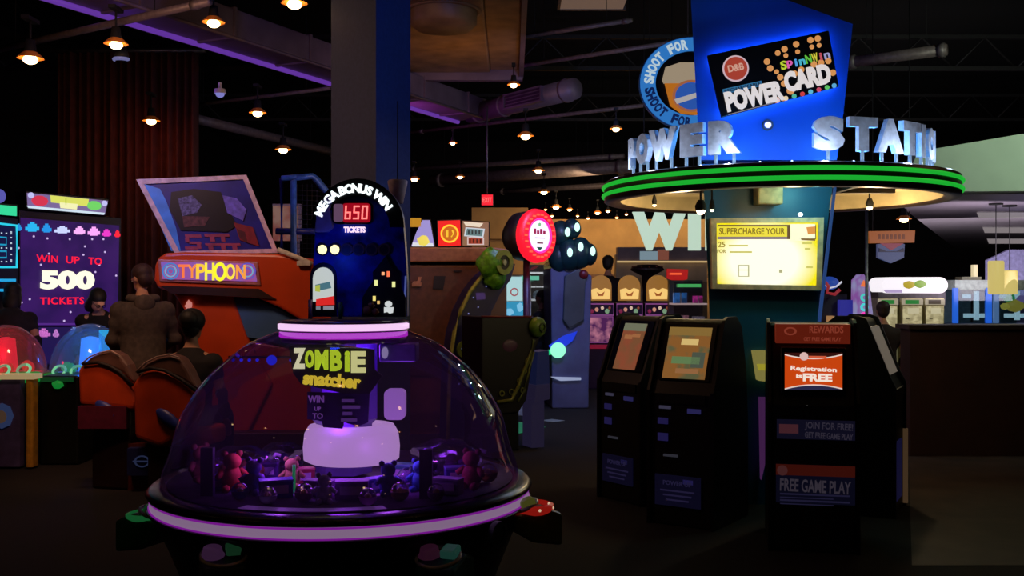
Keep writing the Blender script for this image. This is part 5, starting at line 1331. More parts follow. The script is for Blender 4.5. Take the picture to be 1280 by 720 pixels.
m.prism([(-.05, rc.z - .13), (.05, rc.z - .13), (0, rc.z - .17)], -.084, -.075, em((20, 70, 60))); m.disc(0, rc.z + .13, .02, .02, -.084, -.075, em((120, 180, 120)))
m.build('face_print', fc)
m = MB(df((70, 40, 70), .4)); m.tube([(0, .12, 0), (0, .12, rc.z - r_ * .8)], .04); m.build('post', R)

# white lit capsule cabinet
wf2 = Fr(628, 12.6, 666, 12.6)
R = wf2.thing('white_lit_cabinet', 'bright white and blue lit cabinet with a round print, under the red drum sign', 'cabinet')
m = MB(df((200, 210, 215), .4)); a = wf2.p(627, 396); b = wf2.p(664, 344); m.box(a[0], b[0], 0, .5, 0, b[1]); m.build('cabinet_body', R, .01)
m = MB(em((166, 206, 210))); a = wf2.p(629, 376, -.01); b = wf2.p(653, 346, -.01); m.box(a[0], b[0], -.01, 0, a[1], b[1]); up = m.build('upper_panel', R)
m = MB(em((48, 140, 180))); a = wf2.p(629, 395, -.01); b = wf2.p(660, 377, -.01); m.box(a[0], b[0], -.01, 0, a[1], b[1]); lp = m.build('lower_panel', R)
m = MB(em((120, 186, 220))); c = wf2.p(637, 390, -.02); m.ball((c[0], -.012, c[1]), (.05, .01, .04), None, 10, 6, .2); c = wf2.p(650, 384, -.02); m.ball((c[0], -.012, c[1]), (.04, .01, .05), None, 10, 6, .2); m.build('pale_print', lp)
m = MB(em((150, 60, 70))); c = wf2.p(643, 365, -.02); m.ring(c[0], c[1], .035, .05, -.018, -.01, None, 20); m.build('round_print', up)
m = MB(em((92, 176, 150))); a = wf2.p(652, 350, -.01); b = wf2.p(674, 345, -.01); m.box(a[0], b[0], -.01, .3, a[1], b[1]); m.build('green_light_bar', R)
# red edge column beside it
R = wf2.thing('dark_red_post', 'narrow dark red and cream post left of the white lit cabinet', 'post')
m = MB(df((110, 24, 24), .5)); a = wf2.p(618, 396, -.1); b = wf2.p(626, 342, -.1); m.box(a[0], b[0], -.1, .05, 0, b[1]); m.build('red_strip', R)
m = MB(df((180, 140, 120), .5)); a = wf2.p(611, 396, -.1); b = wf2.p(618, 358, -.1); m.box(a[0], b[0], -.08, .05, 0, b[1]); m.build('cream_strip', R)
# glass shelf case behind
gs = Fr(660, 14.5, 700, 14.5)
R = gs.thing('display_case', 'lit display case with three bright shelves behind the white cabinet', 'display case')
m = MB(df((60, 48, 44), .5)); a = gs.p(659, 396); b = gs.p(697, 330); m.box(a[0], b[0], .4, .45, 0, b[1]); m.box(a[0], b[0], 0, .45, 0, .8); m.build('case_back', R)
for y in (341, 358.5, 375):
    m = MB(em((200, 195, 200), 1.1)); a = gs.p(661, y + 1, -.0); b = gs.p(697, y - 1, 0); m.box(a[0], b[0], 0, .4, a[1], b[1]); m.build('lit_shelf', R)
m = MB(glass((225, 235, 235), .05)); a = gs.p(660, 394); b = gs.p(697, 332); m.box(a[0], b[0], -.01, 0, a[1], b[1]); m.build('glass_front', R)
for px, py, r, c, lab in ((688, 334, .08, (200, 180, 110), 'cream plush ball on top of the lit display case'), (688, 352, .07, (150, 130, 70), 'olive plush ball on the upper lit shelf'), (672, 369, .06, (120, 130, 140), 'grey plush ball on the middle lit shelf')):
    p = W(px, py, 14.7); zb = {334: gs.p(0, 340)[1], 352: gs.p(0, 357.5)[1], 369: gs.p(0, 374)[1]}[py]
    t = thing('plush_ball', lab, 'plush toy', (p.x, 14.7, zb))
    MB(df(c, .9, scale=40)).ball((0, 0, r * 1.0), (r * 1.2, r, r), None, 16, 10).build('plush_body', t); MB(df([int(v * .6) for v in c], .9)).ball((-.3 * r, -r, r * 1.2), r * .15, None, 8, 6).ball((.3 * r, -r, r * 1.2), r * .15, None, 8, 6).build('eye', t)

# paw shaped topped tower
pw = Fr(690, 13.35, 745, 13.4)
R = pw.thing('paw_tower_game', 'tall dusky blue tower game topped by dark rounded pads with white lamps', 'arcade game')
m = MB(df((92, 98, 140), .45, scale=3, var=.25)); m.prism(pw.poly([(688, 335), (722, 334), (740, 345), (736, 475), (690, 475)], 0), 0, .8)
zz = pw.p(710, 474)[1]; m.box(pw.p(690, 470)[0], pw.p(736, 470)[0], 0, .8, 0, zz + .02); m.build('tower_body', R, .02)
m = MB(df((70, 80, 90), .35, scale=5)); m.prism(pw.poly([(706, 345), (724, 336), (732, 350), (730, 400), (712, 410), (704, 400)], -.06), -.06, 0); m.build('tower_window', R, .01)
for px, py, rx, rz in ((702, 292, 14, 17), (715, 286, 12, 13), (712, 318, 16, 20), (726, 316, 15, 20), (738, 318, 9, 14), (700, 322, 14, 18)):
    m = MB(df((16, 52, 58), .4, scale=5)); c = pw.p(px, py, -.05); k = 13.3 / F; m.ball((c[0], -.02 + (.05 if px < 705 else 0), c[1]), (rx * k, .14, rz * k), None, 24, 14); m.build('dark_pad', R)
for px, py in ((709.5, 290), (721.5, 284), (712.5, 315.5), (726, 308.5), (741, 314)):
    m = MB(em((190, 240, 225), 1.5)); c = pw.p(px, py, -.17); m.ball((c[0], -.165, c[1]), (.035, .02, .058), None, 16, 10); m.build('oval_lamp', R)
m = MB(em((24, 50, 190), 1.2)); m.prism(pw.poly([(686, 432), (704, 420), (722, 414), (716, 426), (700, 438), (690, 440)], -.03), -.03, 0); m.build('blue_streak', R)
m = MB(em((130, 215, 180), 1.5)); c = pw.p(698, 438, -.1); m.ball((c[0], -.06, c[1]), (.10, .06, .10), None, 20, 12); m.build('glowing_globe', R)
m = MB(em((30, 190, 120), 1.2)); m.prism(pw.poly([(672, 442), (688, 437), (690, 443), (674, 447)], -.06), -.06, -.02); m.ball((pw.p(678, 448, -.06)[0], -.03, pw.p(678, 448, -.06)[1]), (.07, .03, .05), em((16, 110, 70))); m.build('green_lamp', R)
m = MB(em((140, 150, 180))); m.prism(pw.poly([(688, 471), (726, 472), (726, 475), (700, 476)], -.02), -.04, 0); m.build('base_light', R)
m = MB(df((110, 20, 30), .4)); c = pw.p(730, 343, -.08); m.ball((c[0], -.06, c[1]), (.06, .04, .06)); m.build('red_knob', R)

# gold topped row of prize merchandisers
for i, px in enumerate((751, 787, 823)):
    g = Fr(px - 17, 16, px + 17, 16)
    lab = ('leftmost', 'middle', 'rightmost')[i]
    R = g.thing('gold_topped_game', 'violet cabinet under a glowing gold arched top, %s of three in the row' % lab, 'arcade game', 'gold topped games')
    m = MB(df((54, 20, 60), .4)); a = g.p(px - 17, 430); b = g.p(px + 17, 378); m.box(a[0], b[0], 0, .6, 0, b[1]); m.build('cabinet_body', R, .01)
    m = MB(em((140, 96, 40))); w = 13.5; pts = [(px - w, 376)] + [(px - w * math.cos(PI * k / 12), 358 - 14 * math.sin(PI * k / 12)) for k in range(13)] + [(px + w, 376)]
    m.prism(g.poly(pts, -.03), -.03, .12); tp_ = m.build('gold_arch', R)
    m = MB(em((232, 190, 110), 1.1)); m.prism(g.poly([(px - 11, 374), (px - 12, 362), (px - 5, 360), (px, 363), (px + 5, 360), (px + 12, 362), (px + 11, 374)], -.04), -.04, -.03)
    m.prism(g.poly([(px - 5, 365), (px, 368), (px + 5, 364), (px + 3, 370), (px - 3, 370)], -.05), -.05, -.04, em((150, 80, 30)))
    m.build('gold_print', tp_)
    m = MB(em((120, 64, 120)))
    P = g.poly([(px - 16, 380), (px + 16, 380), (px + 16, 394), (px - 16, 394)], -.02); m.tube([(x, -.02, z) for x, z in P], .012, n=6, closed=True)
    P = g.poly([(px - 15, 396), (px + 15, 396), (px + 15, 428), (px - 15, 428)], -.02); m.tube([(x, -.02, z) for x, z in P], .012, n=6, closed=True); m.build('pink_frame', R)
    m = MB()
    for j, (dx, dy, r, c) in enumerate(((-5, 387, .03, (190, 130, 110)), (2, 385, .025, (200, 170, 150)), (8, 389, .035, (110, 140, 110)), (-11, 389, .03, (110, 30, 60)), (11, 385, .02, (120, 60, 40)))):
        c_ = g.p(px + dx, dy, -.02); m.ball((c_[0], -.01, c_[1]), (r, .01, r), em(c), 10, 6, .2)
    m.build('prize_print', R)
    m = MB(em_noise((70, 24, 74), (190, 120, 140), 7, 1, .4, .7)); a = g.p(px - 14, 427, -.01); b = g.p(px + 14, 397, -.01); m.box(a[0], b[0], -.01, 0, a[1], b[1]); m.build('lit_window', R)
    m = MB(em((110, 14, 40))); a = g.p(px - 16, 436, -.03); b = g.p(px + 16, 431, -.03); m.box(a[0], b[0], -.03, 0, a[1], b[1]); m.build('red_base', R)

# prize shop shelves behind
pfr = Fr(745, 19, 885, 19)
R = pfr.thing('prize_counter', 'pale prize counter backboard with a bright horizontal shelf line', 'counter')
m = MB(df((150, 130, 100), .6, scale=2, var=.3)); a = pfr.p(770, 380); b = pfr.p(884, 318); m.box(a[0], b[0], 0, .3, 0, b[1]); m.build('counter_back', R)
m = MB(df((90, 76, 84), .6, scale=3, var=.4)); a = pfr.p(772, 326); b = pfr.p(884, 309); m.box(a[0], b[0], -.05, .3, a[1], b[1]); m.build('counter_header', R)
m = MB(em((190, 160, 110))); a = pfr.p(772, 328, -.1); b = pfr.p(884, 326, -.1); m.box(a[0], b[0], -.1, .0, a[1], b[1]); m.build('light_shelf', R)
m = MB(em((110, 130, 140))); a = pfr.p(800, 325, -.08); b = pfr.p(822, 314, -.08); m.box(a[0], b[0], -.08, -.05, a[1], b[1]); m.build('pale_poster', R)
m = MB(em((110, 60, 44))); a = pfr.p(822, 325, -.08); b = pfr.p(836, 312, -.08); m.box(a[0], b[0], -.08, -.05, a[1], b[1]); m.build('red_brown_poster', R)
dk = Fr(790, 17.5, 835, 17.5)
R = dk.thing('dark_dish_canopy', 'wide dark dish shaped canopy under the letters of the hanging sign', 'canopy')
m = MB(df((26, 14, 20), .5)); c = dk.p(812, 337); m.lathe([(0, c[1] + .09), (.16, c[1] + .09), (.27, c[1] + .04), (.29, c[1]), (.26, c[1] - .02), (.1, c[1] - .10), (.08, c[1] - .35), (.08, 0), (0, 0)], (c[0], .3, 0), 32); m.build('dish', R)
m = MB(df((90, 40, 30), .5)); 
for i in range(12): t = i * PI / 6; m.ball((c[0] + .25 * math.cos(t), .3 + .25 * math.sin(t), c[1] + .05), .02, None, 8, 6)
m.build('rim_stud', R)
rs = Fr(832, 17, 862, 17)
R = rs.thing('red_lit_sign', 'red lit sign with an orange line, right of the dark dish canopy', 'sign')
m = MB(em((160, 20, 20))); m.prism(rs.poly([(834, 336), (860, 337), (859, 349), (846, 352), (834, 348)]), -.02, .08); k = m.build('sign_face', R)
m = MB(em((230, 90, 50), 1.1)); m.prism(rs.poly([(837, 341), (852, 341), (852, 343.5), (837, 343.5)], -.03), -.03, -.02); m.build('orange_line', k)
m = MB(MATT); c = rs.p(846, 352); m.box(c[0] - .02, c[0] + .02, 0, .05, 0, c[1] + .03); m.build('stand', R)
mc = Fr(838, 15, 885, 15)
R = mc.thing('colourful_merchandiser', 'glass merchandiser with green light bar and blue and pink prizes, partly behind the pillar', 'arcade game')
m = MB(df((50, 44, 50), .5)); a = mc.p(841, 440); b = mc.p(884, 350); m.box(a[0], b[0], .35, .5, 0, b[1]); m.box(a[0], b[0], 0, .5, 0, 1.0); m.build('case_body', R)
m = MB(em((60, 150, 80))); a = mc.p(847, 359, -.0); b = mc.p(876, 355, 0); m.box(a[0], b[0], -.02, .1, a[1], b[1]); m.build('green_light_bar', R)
m = MB(em((140, 120, 120))); a = mc.p(841, 381, -.0); b = mc.p(884, 379, 0); m.box(a[0], b[0], -.02, .35, a[1], b[1]); m.build('shelf', R)
m = MB(glass((225, 225, 230), .05)); a = mc.p(842, 398); b = mc.p(884, 352); m.box(a[0], b[0], -.015, -.005, a[1], b[1]); m.build('glass_front', R)
for px, py, r, c, lab in ((850, 371, .10, (50, 110, 180), 'blue prize parcel in the colourful merchandiser'), (872, 369, .07, (190, 50, 140), 'pink prize parcel in the colourful merchandiser'), (852, 392, .10, (150, 100, 110), 'dusty pink prize parcel on the lower shelf of the merchandiser'), (873, 391, .09, (110, 100, 110), 'grey prize parcel on the lower shelf of the merchandiser')):
    p = W(px, 0, 15.15); zb = mc.p(0, 379)[1] if py < 380 else 1.0
    t = thing('prize_parcel', lab, 'prize', (p.x, 15.15, zb))
    MB(em_noise(c, [int(v * .5) for v in c], 8, .8)).rbox(-r, r, -.06, .06, 0, r * 1.5, .03).build('parcel_body', t)
    MB(df((200, 190, 190), .4)).box(-r * .1, r * .1, -.065, .065, 0, r * 1.52).build('ribbon', t)

# green and whitish light reflected on the floor, drawn as flat patches
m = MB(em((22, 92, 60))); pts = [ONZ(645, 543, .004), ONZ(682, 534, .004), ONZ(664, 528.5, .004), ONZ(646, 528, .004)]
c = sum(pts, Vector()) / 4; m.add([p - c for p in pts] + [p - c + Vector((0, 0, .004)) for p in pts], [(0, 1, 2, 3), (4, 5, 6, 7), (0, 1, 5, 4), (1, 2, 6, 5), (2, 3, 7, 6), (3, 0, 4, 7)]); o = m.build('floor_light_patch'); o.location = c; tag(o, 'green wedge of reflected light drawn as a glowing patch on the dark floor', 'light patch')
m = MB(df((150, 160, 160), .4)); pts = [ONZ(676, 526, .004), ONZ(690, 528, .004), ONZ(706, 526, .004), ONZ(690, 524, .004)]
c = sum(pts, Vector()) / 4; m.add([p - c for p in pts] + [p - c + Vector((0, 0, .004)) for p in pts], [(0, 1, 2, 3), (4, 5, 6, 7), (0, 1, 5, 4), (1, 2, 6, 5), (2, 3, 7, 6), (3, 0, 4, 7)]); o = m.build('pale_light_patch'); o.location = c; tag(o, 'pale patch of reflected light drawn on the floor before the tower game', 'paper')

# ================================================================== FAR RIGHT BACKGROUND
eb = Fr(1087, 15, 1143, 15)
R = eb.thing('badge_sign', 'hanging orange banner sign over a dim blue shield emblem', 'sign')
m = MB(em((132, 70, 22))); m.prism(eb.poly([(1086, 289), (1144, 288), (1143, 303), (1087, 304)]), 0, .08); bn = m.build('orange_banner', R)
m = MB(em((90, 44, 14))); 
for i in range(7): m.prism(eb.poly([(1098 + i * 5, 293), (1101 + i * 5, 293), (1101 + i * 5, 299), (1098 + i * 5, 299)], -.01), -.01, 0)
m.build('banner_print', bn)
m = MB(em((52, 62, 96))); m.prism(eb.poly([(1097, 305), (1131, 305), (1130, 322), (1114, 329), (1097, 322)]), 0, .06); sh_ = m.build('blue_shield', R)
m = MB(em((110, 44, 56))); m.prism(eb.poly([(1100, 304), (1130, 304), (1114, 313)], -.01), -.01, 0); m.prism(eb.poly([(1099, 310), (1108, 314), (1122, 314), (1130, 310), (1130, 315), (1099, 315)], -.02), -.02, 0, em((18, 18, 40))); m.build('shield_print', sh_)
m = MB(MATT); 
for px in (1092, 1138): a = eb.p(px, 290); m.tube([(a[0], .04, a[1]), (a[0], .04, RZ)], .008, n=5)
m.build('hanger_wire', R)

wm = Fr(1095, 14, 1185, 14)
R = wm.thing('coin_pusher_bank', 'three cream cabinet game bank under a long glowing white oval canopy', 'arcade game')
m = MB(em((232, 226, 232), 1.15)); P = []
for i in range(13): t = PI / 2 + PI * i / 12; P.append((1111 + 10 * math.cos(t), 356.5 - 10 * math.sin(t)))
for i in range(13): t = -PI / 2 + PI * i / 12; P.append((1173 + 10 * math.cos(t), 356.5 - 10 * math.sin(t)))
m.prism(wm.poly(P), -.05, .5); cn = m.build('oval_canopy', R)
m = MB(em((170, 150, 40))); a = wm.p(1142, 356, -.06)
m.ball((a[0] - .06, -.055, a[1]), (.08, .01, .05), None, 12, 6, .15); m.ball((a[0] + .09, -.055, a[1] + .01), (.08, .01, .05), em((130, 160, 70)), 12, 6, .15); m.prism(wm.poly([(1104, 362), (1128, 362), (1128, 366), (1108, 366)], -.06), -.055, -.045, em((170, 150, 190))); m.build('canopy_print', cn)
for i, (x0, x1, gc) in enumerate(((1098, 1122, (30, 110, 44)), (1128, 1153, (30, 110, 44)), (1157, 1180, (56, 44, 30)))):
    m = MB(df((196, 186, 140), .5)); a = wm.p(x0, 420); b = wm.p(x1, 373); m.box(a[0], b[0], 0, .5, 0, b[1]); cb2 = m.build('cabinet_unit', R)
    m = MB(em_noise((182, 172, 132), (140, 130, 96), 14)); a = wm.p(x0 + 1, 418, -.01); b = wm.p(x1 - 1, 383, -.01); m.box(a[0], b[0], -.01, 0, a[1], b[1]); fpn = m.build('lit_front', cb2)
    m = MB(em((70, 64, 44)))
    for (dx, y) in ((5, 398), (14, 402), (9, 408), (3, 405)): a = wm.p(x0 + dx, y + 1, -.02); b = wm.p(x0 + dx + 4, y, -.02); m.box(a[0], b[0], -.02, -.01, a[1], b[1])
    a = wm.p(x0 + 7, 392, -.02); b = wm.p(x1 - 4, 385, -.02); m.box(a[0], b[0], -.02, -.01, a[1], b[1], em((180, 172, 140))); m.build('coin_slot', fpn)
    m = MB(em((150, 140, 120))); a = wm.p(x0, 381, -.03); b = wm.p(x1 + 1, 374, -.03); m.box(a[0], b[0], -.03, 0, a[1], b[1]); sb_ = m.build('header_strip', cb2)
    m = MB(em(gc)); a = wm.p(x0 + 4, 380, -.04); b = wm.p(x1 - 4, 375, -.04); m.box(a[0], b[0], -.04, -.03, a[1], b[1]); m.build('header_colour', sb_)
m = MB(df((80, 74, 80), .5)); a = wm.p(1098, 373, .1); b = wm.p(1182, 367, .1); m.box(a[0], b[0], .1, .5, a[1] - .1, b[1] + .02); m.build('canopy_bracket', R)

lt = Fr(1070, 13, 1094, 13)
R = lt.thing('letter_tower', 'narrow tapering lit tower with stacked teal and pink rings', 'arcade game')
m = MB(em_noise((130, 130, 170), (120, 70, 140), 4)); m.prism(lt.poly([(1074, 350), (1080, 343), (1086, 352), (1088, 366), (1093, 408), (1073, 408)]), 0, .3); m.box(lt.p(1073, 400)[0], lt.p(1093, 400)[0], .0, .3, 0, lt.p(1080, 407)[1]); tb_ = m.build('tower_body', R)
for py, c in ((372, (60, 180, 170)), (384, (60, 190, 190)), (395, (220, 50, 160))):
    m = MB(em(c, 1.2)); c_ = lt.p(1081, py, -.02); m.ring(c_[0], c_[1], .025, .05, -.02, 0, None, 20); m.build('ring_lamp', R)
m = MB(em((220, 110, 60))); c_ = lt.p(1080, 355, -.02); m.prism(lt.poly([(1076, 358), (1080, 350), (1086, 359)], -.02), -.02, 0); m.build('orange_tip', R)
m = MB(em((210, 205, 210))); a = lt.p(1073, 407, -.03); b = lt.p(1092, 402, -.03); m.box(a[0], b[0], -.03, 0, a[1], b[1]); m.build('white_foot_panel', R)
R = thing('thin_pole', 'thin grey pole rising above the ring lamp tower', 'pole', (W(1076.5, 0, 13).x, 12.8, 0))
MB(GREYM).tube([(0, 0, .0), (0, 0, 2.55)], .02, n=8).build('pole_shaft', R); MB(MATT).lathe([(0, 0), (.12, 0), (.12, .02), (.03, .04)], (0, 0, 0), 16).build('pole_base', R)

sh = Fr(1028, 13, 1062, 13)
R = sh.thing('blue_dome_topped_game', 'dark game with a rounded blue cap and red curl beside the pillar', 'arcade game')
m = MB(df((20, 16, 40), .5)); a = sh.p(1030, 410); b = sh.p(1062, 368); m.box(a[0], b[0], .1, .6, 0, b[1]); m.build('cabinet_body', R)
m = MB(em((30, 60, 140))); c = sh.p(1041, 354); m.ball((c[0], .15, c[1]), (.12, .14, .085), None, 20, 10); m.build('blue_cap', R)
m = MB(em((190, 190, 205))); a = sh.poly([(1032, 356), (1038, 360), (1046, 358), (1053, 352)], -.02); m.tube([(x, -.0, z) for x, z in a], .012, n=6); m.build('white_band', R)
m = MB(em((130, 34, 40))); a = sh.poly([(1031, 352), (1036, 358), (1034, 366), (1044, 368), (1050, 362)], -.04); m.tube([(x, -.03, z) for x, z in a], .022, n=6); m.build('red_curl', R)
m = MB(em((40, 40, 130))); a = sh.p(1050, 400, 0); b = sh.p(1066, 375, 0); m.box(a[0], b[0], 0, .1, a[1], b[1]); m.build('indigo_panel', R)
m = MB(em((150, 110, 70))); a = sh.p(1036, 409, 0); b = sh.p(1043, 395, 0); m.box(a[0], b[0], 0, .1, a[1], b[1]); a = sh.p(1046, 407, 0); b = sh.p(1050, 396, 0); m.box(a[0], b[0], 0, .1, a[1], b[1], em((130, 130, 150))); m.build('lower_print', R)

for i, (x0, x1, lab) in enumerate(((1192, 1240, 'blue framed glass claw game with grey top, beside the white oval canopy'), (1243, 1300, 'glass claw game with green and gold prizes at the far edge'))):
    g = Fr(x0, 14, x1, 14); R = g.thing('glass_claw_game', lab, 'arcade game')
    a = g.p(x0, 440); b = g.p(x1, 362); z1 = g.p(x0, 405)[1]
    m = MB(df((60, 80, 110), .4)); m.box(a[0], b[0], 0, .7, 0, z1); m.box(a[0], b[0], .65, .7, z1, b[1], df((70, 90, 100), .5)); m.build('lower_cabinet', R)
    m = MB(em((26, 84, 190), 1.1)) if i == 0 else MB(em((60, 90, 130)))
    for x in ((x0, x0 + 6), (x1 - 7, x1)): p = g.p(x[0], 404, -.02); q_ = g.p(x[1], 360, -.02); m.box(p[0], q_[0], -.02, .03, p[1], q_[1])
    m.build('corner_light', R)
    m = MB(df((110, 120, 115), .5)); p = g.p(x0 + 2, 362, 0); q_ = g.p(x1, 350, 0); m.box(p[0], q_[0], 0, .7, p[1], q_[1]); m.build('grey_top', R)
    m = MB(glass((205, 220, 225), .06)); p = g.p(x0 + 6, 404, 0); q_ = g.p(x1 - 6, 362, 0); m.box(p[0], q_[0], .0, .01, p[1], q_[1]); m.build('glass_front', R)
    m = MB(em((190, 212, 222))); 
    for px, w, y0, y1 in ((x0 + 13, 9, 368, 373), (x0 + 27, 5, 364, 400), (x0 + 14, 12, 392, 397), (x0 + 33, 8, 392, 397)): p = g.p(px, y1, .2); q_ = g.p(px + w, y0, .2); m.box(p[0], q_[0], .2, .25, p[1], q_[1])
    m.build('inner_light', R)
    if i:
        m = MB(); 
        for px, py, r, c in ((1262, 372, .08, (40, 140, 80)), (1270, 382, .12, (150, 130, 50)), (1254, 370, .05, (90, 150, 150)), (1278, 374, .07, (110, 90, 140)), (1257, 383, .06, (170, 150, 60))): c_ = g.p(px, py, .1); m.ball((c_[0], .12, c_[1]), (r, .06, r * .7), em(c), 12, 8, .15)
        m.build('prize_toy', R)
R = g.thing('cream_topper_lamp', 'slim glowing cream lamp standing on the blue framed claw game', 'lamp')
m = MB(em((205, 190, 150))); p = g.p(1217, 348, .1); q_ = g.p(1223, 331, .1); m.rbox(p[0], q_[0], .1, .2, p[1], q_[1], .02); m.build('lamp_tube', R); MB(df((90, 90, 70), .5)).box(g.p(1206, 350)[0], g.p(1230, 350)[0], .08, .3, g.p(0, 350.5)[1], g.p(0, 346)[1]).build('lamp_foot', R)
for px, y0, y1, pyd, lab, Y in ((1245, 326, 368, 268, 'tall glowing yellow cylinder lamp, nearer the claw games', 13.6), (1262, 338, 368, 286, 'shorter glowing yellow cylinder lamp hanging beside the taller one', 13.9)):
    p = W(px, (y0 + y1) / 2, Y); h = (y1 - y0) / 2 / F * Y
    R = thing('cylinder_lamp', lab, 'lamp', (p.x, Y, p.z))
    MB(em((196, 178, 104))).lathe([(0, h), (.09, h), (.1, h * .9), (.1, -h * .9), (.09, -h), (0, -h)], (0, 0, 0), 24).build('lamp_shade', R)
    zt = zc - p.z - .001; MB(MATT).tube([(0, 0, h), (0, 0, zt)], .006, n=5).build('cord', R); MB(MATT).lathe([(0, 0), (.09, 0), (.09, -.02), (0, -.02)], (0, 0, zt), 20).build('ceiling_rose', R)
# pale violet wall piece behind the lamps
m = MB(df((120, 116, 160), .7)); m.prism([(W(1235, 0, 17).x, 0), (W(1400, 0, 17).x, 0), (W(1400, 0, 17).x, W(0, 312, 17).z), (W(1262, 0, 17).x, W(0, 312, 17).z), (W(1235, 0, 17).x, W(0, 325, 17).z)], 17, 17.1); struct(m, 'wall_alcove')

# ================================================================== PEOPLE
def skin_mesh(nodes, edges, root, sub=2):
    me = bpy.data.meshes.new('sk'); names = list(nodes); idx = {n: i for i, n in enumerate(names)}
    me.from_pydata([nodes[n][0] for n in names], [(idx[a], idx[b]) for a, b in edges], [])
    o = bpy.data.objects.new('sk', me); COL.objects.link(o)
    md = o.modifiers.new('s', 'SKIN'); md.use_smooth_shade = True
    if not me.skin_vertices: me.attributes.new('skin_vertex', 'FLOAT', 'POINT')
    sv = me.skin_vertices[0].data
    for n in names: 
        r = nodes[n][1]; sv[idx[n]].radius = r if isinstance(r, tuple) else (r, r)
    sv[idx[root]].use_root = True
    ss = o.modifiers.new('u', 'SUBSURF'); ss.levels = sub; ss.render_levels = sub
    dg = bpy.context.evaluated_depsgraph_get(); dg.update()
    ev = o.evaluated_get(dg); m2 = ev.to_mesh(); out = ([v.co.copy() for v in m2.vertices], [tuple(p.vertices) for p in m2.polygons]); ev.to_mesh_clear()
    bpy.data.objects.remove(o); bpy.data.meshes.remove(me)
    return out
def bend_fn(lean, zhip=.95):
    M = Matrix.Translation((0, 0, zhip)) @ Matrix.Rotation(lean, 4, 'X') @ Matrix.Translation((0, 0, -zhip))
    return lambda v: M @ Vector(v)
def person(loc, yaw, label, lean=0.0, head_yaw=0.0, head_pitch=0.0, elbow=None, wrist=None, coat=(60, 50, 40), trousers=(24, 26, 34), hair=(30, 20, 16), skin=(190, 140, 110), s=1.0, long_hair=False, seated=False, fine=.011, hood=False, bulk=1.0, glasses=False, bun=False):
    """built facing -y, feet on the floor"""
    t = thing('person', label, 'person', loc, yaw)
    B = bend_fn(lean)
    el = elbow or {1: (.25, .03, 1.13), -1: (-.25, .03, 1.13)}; wr = wrist or {1: (.24, -.12, .92), -1: (-.24, -.12, .92)}
    N = {}; E = []
    def n(k, p, r, b=True): N[k] = (B(p) if b else Vector(p), r)
    n('pelvis', (0, 0, .95), (.14, .10)); n('waist', (0, 0, 1.10), (.13, .095)); n('chest', (0, .0, 1.29), (.15, .11)); n('collar', (0, .01, 1.41), (.09, .07)); n('neck', (0, .0, 1.49), .052); n('skull', (0, -.01, 1.57), .055)
    E += [('pelvis', 'waist'), ('waist', 'chest'), ('chest', 'collar'), ('collar', 'neck'), ('neck', 'skull')]
    for sd in (1, -1):
        k = str(sd)
        n('sh' + k, (sd * .17, .01, 1.38), .058); n('el' + k, el[sd], .041); n('wr' + k, wr[sd], .027)
        E += [('collar', 'sh' + k), ('sh' + k, 'el' + k), ('el' + k, 'wr' + k)]
        if seated:
            n('hip' + k, (sd * .09, -.02, .92), .085, False); n('kn' + k, (sd * .13, -.46, .93), .06, False); n('an' + k, (sd * .13, -.50, .50), .04, False); n('to' + k, (sd * .14, -.64, .46), .032, False)
        else:
            n('hip' + k, (sd * .09, 0, .88), .088, False); n('kn' + k, (sd * .10, -.02, .50), .058, False); n('an' + k, (sd * .10, .02, .10), .038, False); n('to' + k, (sd * .12, -.12, .04), .034, False)
        E += [('pelvis', 'hip' + k), ('hip' + k, 'kn' + k), ('kn' + k, 'an' + k), ('an' + k, 'to' + k)]
    vs, fs = skin_mesh(N, E, 'pelvis')
    m = MB(df(skin, .7, scale=20, var=.08)); m.add(vs, fs, None, True)
    # hands: palm, four fingers and thumb each
    for sd in (1, -1):
        w = B(wr[sd]); e = B(el[sd]); d = (w - e).normalized()
        side = d.cross(Vector((0, 0, 1))); side = side.normalized() if side.length > .1 else Vector((1, 0, 0)); up = side.cross(d).normalized()
        H = {'w': (w - d * .01, (.026, .02)), 'p': (w + d * .045, (.034, .016)), 'q': (w + d * .085, (.036, .014))}; HE = [('w', 'p'), ('p', 'q')]
        vs, fs = skin_mesh(H, HE, 'w', 1); m.add(vs, fs, None, True)
        for i in range(4):
            b0 = w + d * .085 + side * (.027 - .018 * i); L = (.068, .078, .073, .058)[i]
            pts = [b0 - d * .015, b0 + d * L * .45 - up * .006, b0 + d * L * .8 - up * .022, b0 + d * L * .95 - up * .042]
            m.tube(pts, [.0095, .009, .008, .0065], n=8)
        b0 = w + d * .03 + side * .03; m.tube([b0 - side * .01, b0 + side * .018 + d * .025, b0 + side * .022 + d * .055 - up * .01], [.012, .010, .008], n=8)
    # head
    HM = Matrix.Translation(B((0, -.02, 1.645))) @ Matrix.Rotation(head_yaw, 4, 'Z') @ Matrix.Rotation(lean + head_pitch, 4, 'X')
    def hb(c, r, mm=m, mat=None, nn=20, k=14): 
        q_ = MB(mat); q_.ball(c, r, mat, nn, k); mm.add([HM @ v for v in q_.v], q_.f, mat or mm.cur, True)
    hb((0, .01, .02), (.076, .094, .095)); hb((0, -.022, -.045), (.056, .066, .066)); hb((0, -.05, -.085), (.026, .026, .022))
    hb((0, -.098, -.012), (.012, .016, .024)); hb((0, -.088, .02), (.05, .012, .012)); hb((0, -.09, -.052), (.022, .01, .009))
    for sd in (1, -1): hb((sd * .077, .012, -.005), (.010, .018, .030)); hb((sd * .03, -.078, .003), (.013, .010, .008))
    o = m.build('body', t)
    rm = o.modifiers.new('r', 'REMESH'); rm.mode = 'VOXEL'; rm.voxel_size = fine; rm.use_smooth_shade = True
